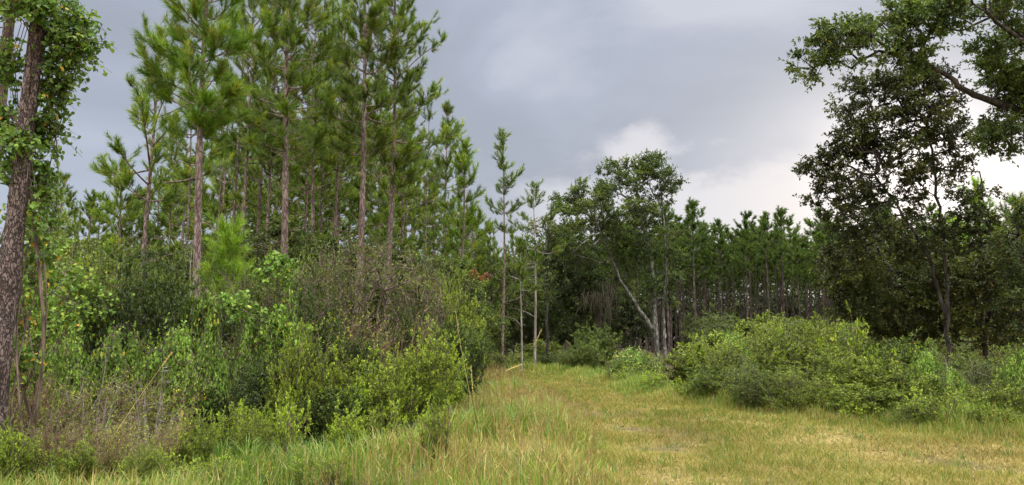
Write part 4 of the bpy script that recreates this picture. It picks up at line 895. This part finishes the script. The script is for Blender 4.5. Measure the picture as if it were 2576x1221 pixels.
clump(620, 1180, 8.9, 45, .6, .012, 'bright green grass tuft in front of the dark low bush', 3)
clump(760, 1170, 9.2, 40, .5, .012, 'green grass tuft below the middle yellow green bush', 4)
clump(1030, 1120, 10.8, 45, .6, .012, 'light green grass tuft below the bright green bush', 5)
clump(980, 1200, 8.6, 40, .45, .012, 'grass tuft at the bottom centre left of the stalks', 6)

for _o in [o for o in C.objects if o.type == 'EMPTY' and not o.get('label')]:
    for _c in list(_o.children): bpy.data.objects.remove(_c)
    bpy.data.objects.remove(_o)
# ------------------------------------------------------------------ sky and light
SUN = nrm(P(2260, 430, 100)-np.array([0, 0, CAMZ]))
SUN_EL = math.asin(SUN[2]); SUN_AZ = math.atan2(SUN[0], SUN[1])
W = bpy.data.worlds.new('World'); C.world = W; W.use_nodes = True
nt = W.node_tree; nt.nodes.clear(); L = nt.links
def MA(op, a, b=None, c=None, clamp=False):
    n = nt.nodes.new('ShaderNodeMath'); n.operation = op; n.use_clamp = clamp
    for i, x in enumerate((a, b, c)):
        if x is None: continue
        if hasattr(x, 'is_linked'): L.new(x, n.inputs[i])
        else: n.inputs[i].default_value = x
    return n.outputs[0]
def MR(x, a, b, c=0., d=1., smooth=True):
    n = nt.nodes.new('ShaderNodeMapRange'); n.interpolation_type = 'SMOOTHSTEP' if smooth else 'LINEAR'
    L.new(x, n.inputs[0])
    for i, q in enumerate((a, b, c, d)): n.inputs[i+1].default_value = q
    return n.outputs[0]
tc = nt.nodes.new('ShaderNodeTexCoord'); D = tc.outputs['Generated']
sx = nt.nodes.new('ShaderNodeSeparateXYZ'); L.new(D, sx.inputs[0]); X_, Y_, Z_ = sx.outputs
def noise(scale, zs, det=6., rough=.55, dist=0., off=(0, 0, 0)):
    mp = nt.nodes.new('ShaderNodeMapping'); mp.inputs['Scale'].default_value = (1, 1, zs); mp.inputs['Location'].default_value = off; L.new(D, mp.inputs[0])
    n = nt.nodes.new('ShaderNodeTexNoise'); n.inputs['Scale'].default_value = scale; n.inputs['Detail'].default_value = det; n.inputs['Roughness'].default_value = rough; n.inputs['Distortion'].default_value = dist
    L.new(mp.outputs[0], n.inputs['Vector']); return n.outputs['Fac']
def blob(dx, dy, rad, zs=1.0):
    c = nrm(P(dx, dy, 100)-np.array([0, 0, CAMZ]))
    s = nt.nodes.new('ShaderNodeVectorMath'); s.operation = 'SUBTRACT'; L.new(D, s.inputs[0]); s.inputs[1].default_value = [float(q) for q in c]
    m = nt.nodes.new('ShaderNodeVectorMath'); m.operation = 'MULTIPLY'; L.new(s.outputs[0], m.inputs[0]); m.inputs[1].default_value = (1, 1, zs)
    l = nt.nodes.new('ShaderNodeVectorMath'); l.operation = 'LENGTH'; L.new(m.outputs[0], l.inputs[0])
    return MR(l.outputs['Value'], rad, 0.)
sky = nt.nodes.new('ShaderNodeTexSky'); sky.sky_type = 'NISHITA'; sky.sun_disc = False; sky.sun_elevation = SUN_EL; sky.sun_rotation = SUN_AZ
n1 = noise(2.6, 2.6, 7., .5, .4, (.3, .1, 0)); n2 = noise(7., 2.0, 8., .55, .3, (1.2, 0, .4)); n3 = noise(16., 1.4, 8., .6)
base = MA('ADD', MA('MULTIPLY', MR(n1, .34, .66), .75), MA('MULTIPLY', MA('SUBTRACT', n2, .5), .55))
base = MA('ADD', base, MA('MULTIPLY', blob(1800, 20, .17, .9), .55))
base = MA('ADD', base, MA('MULTIPLY', blob(1330, 230, .16), .25))
base = MA('SUBTRACT', base, MA('MULTIPLY', blob(1850, 230, .25, 1.8), .55))
base = MA('SUBTRACT', base, MA('MULTIPLY', blob(1340, 350, .12, 1.6), .3), None, True)
cl = ramp(nt, base, [(0., (.40, .44, .53)), (.5, (.465, .51, .62)), (1., (.62, .65, .74))])
# brighter cumulus bank low down, with a ragged top edge
edge = MA('ADD', MA('MULTIPLY', MA('SUBTRACT', n2, .5), .12), MA('MULTIPLY', MA('SUBTRACT', n3, .5), .07))
bank_top = MA('ADD', .225, MA('ADD', edge, MA('MULTIPLY', blob(1620, 340, .07, .7), .055)))
bank = MR(MA('SUBTRACT', bank_top, Z_), -.012, .03)
bank = MA('MULTIPLY', bank, MR(X_, -.06, .12))
lowc = ramp(nt, MA('ADD', MR(Z_, .0, .2), MA('MULTIPLY', MA('SUBTRACT', n2, .5), 1.0)), [(0., (.60, .66, .80)), (.5, (.66, .70, .80)), (1., (.73, .73, .79))])
col = mixc(nt, bank, cl, lowc)
# hazier, lighter blue toward the left horizon
lf = MA('MULTIPLY', MR(Z_, .36, .04), MR(X_, .0, -.45)); col = mixc(nt, MA('MULTIPLY', lf, .85), col, (.53, .60, .73))
# white glow where the sun sits behind the cloud
g1 = blob(2300, 440, .29, 1.25); g2 = blob(2310, 450, .15, 1.1)
col = mixc(nt, MA('MULTIPLY', g1, MA('ADD', .3, MA('MULTIPLY', n2, 1.0)), None, True), col, (.82, .82, .87))
add = mixc(nt, MA('MULTIPLY', g2, 1.0), (0, 0, 0), (.6, .53, .5)); col = mixc(nt, 1.0, col, add, 'ADD')
# fill light added to the dome: unseen sky overhead and behind the viewer boosted
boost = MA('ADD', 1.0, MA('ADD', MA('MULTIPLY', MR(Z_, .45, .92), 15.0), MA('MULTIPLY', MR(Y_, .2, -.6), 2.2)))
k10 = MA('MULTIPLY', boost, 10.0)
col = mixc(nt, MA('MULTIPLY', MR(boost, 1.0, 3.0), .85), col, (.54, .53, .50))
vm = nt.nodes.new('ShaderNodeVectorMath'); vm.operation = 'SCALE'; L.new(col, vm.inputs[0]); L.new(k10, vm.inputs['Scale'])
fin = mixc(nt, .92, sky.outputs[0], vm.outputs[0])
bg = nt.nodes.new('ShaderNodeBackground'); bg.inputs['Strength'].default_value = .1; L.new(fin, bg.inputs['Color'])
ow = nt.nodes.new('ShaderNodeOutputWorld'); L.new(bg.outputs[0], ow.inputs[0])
sl = bpy.data.lights.new('sun', 'SUN'); sl.energy = 1.5; sl.angle = R_(14); sl.color = (1, .93, .84)
so = bpy.data.objects.new('sun', sl); COL.objects.link(so)
so.rotation_euler = Vector([float(-q) for q in SUN]).to_track_quat('-Z', 'Y').to_euler()

vs = C.view_settings; vs.view_transform = 'Standard'; vs.look = 'None'; vs.exposure = 0; vs.gamma = 1; vs.use_curve_mapping = False
cy = C.cycles
cy.max_bounces = 6; cy.diffuse_bounces = 2; cy.glossy_bounces = 2; cy.transmission_bounces = 4; cy.transparent_max_bounces = 4
cy.caustics_reflective = False; cy.caustics_refractive = False
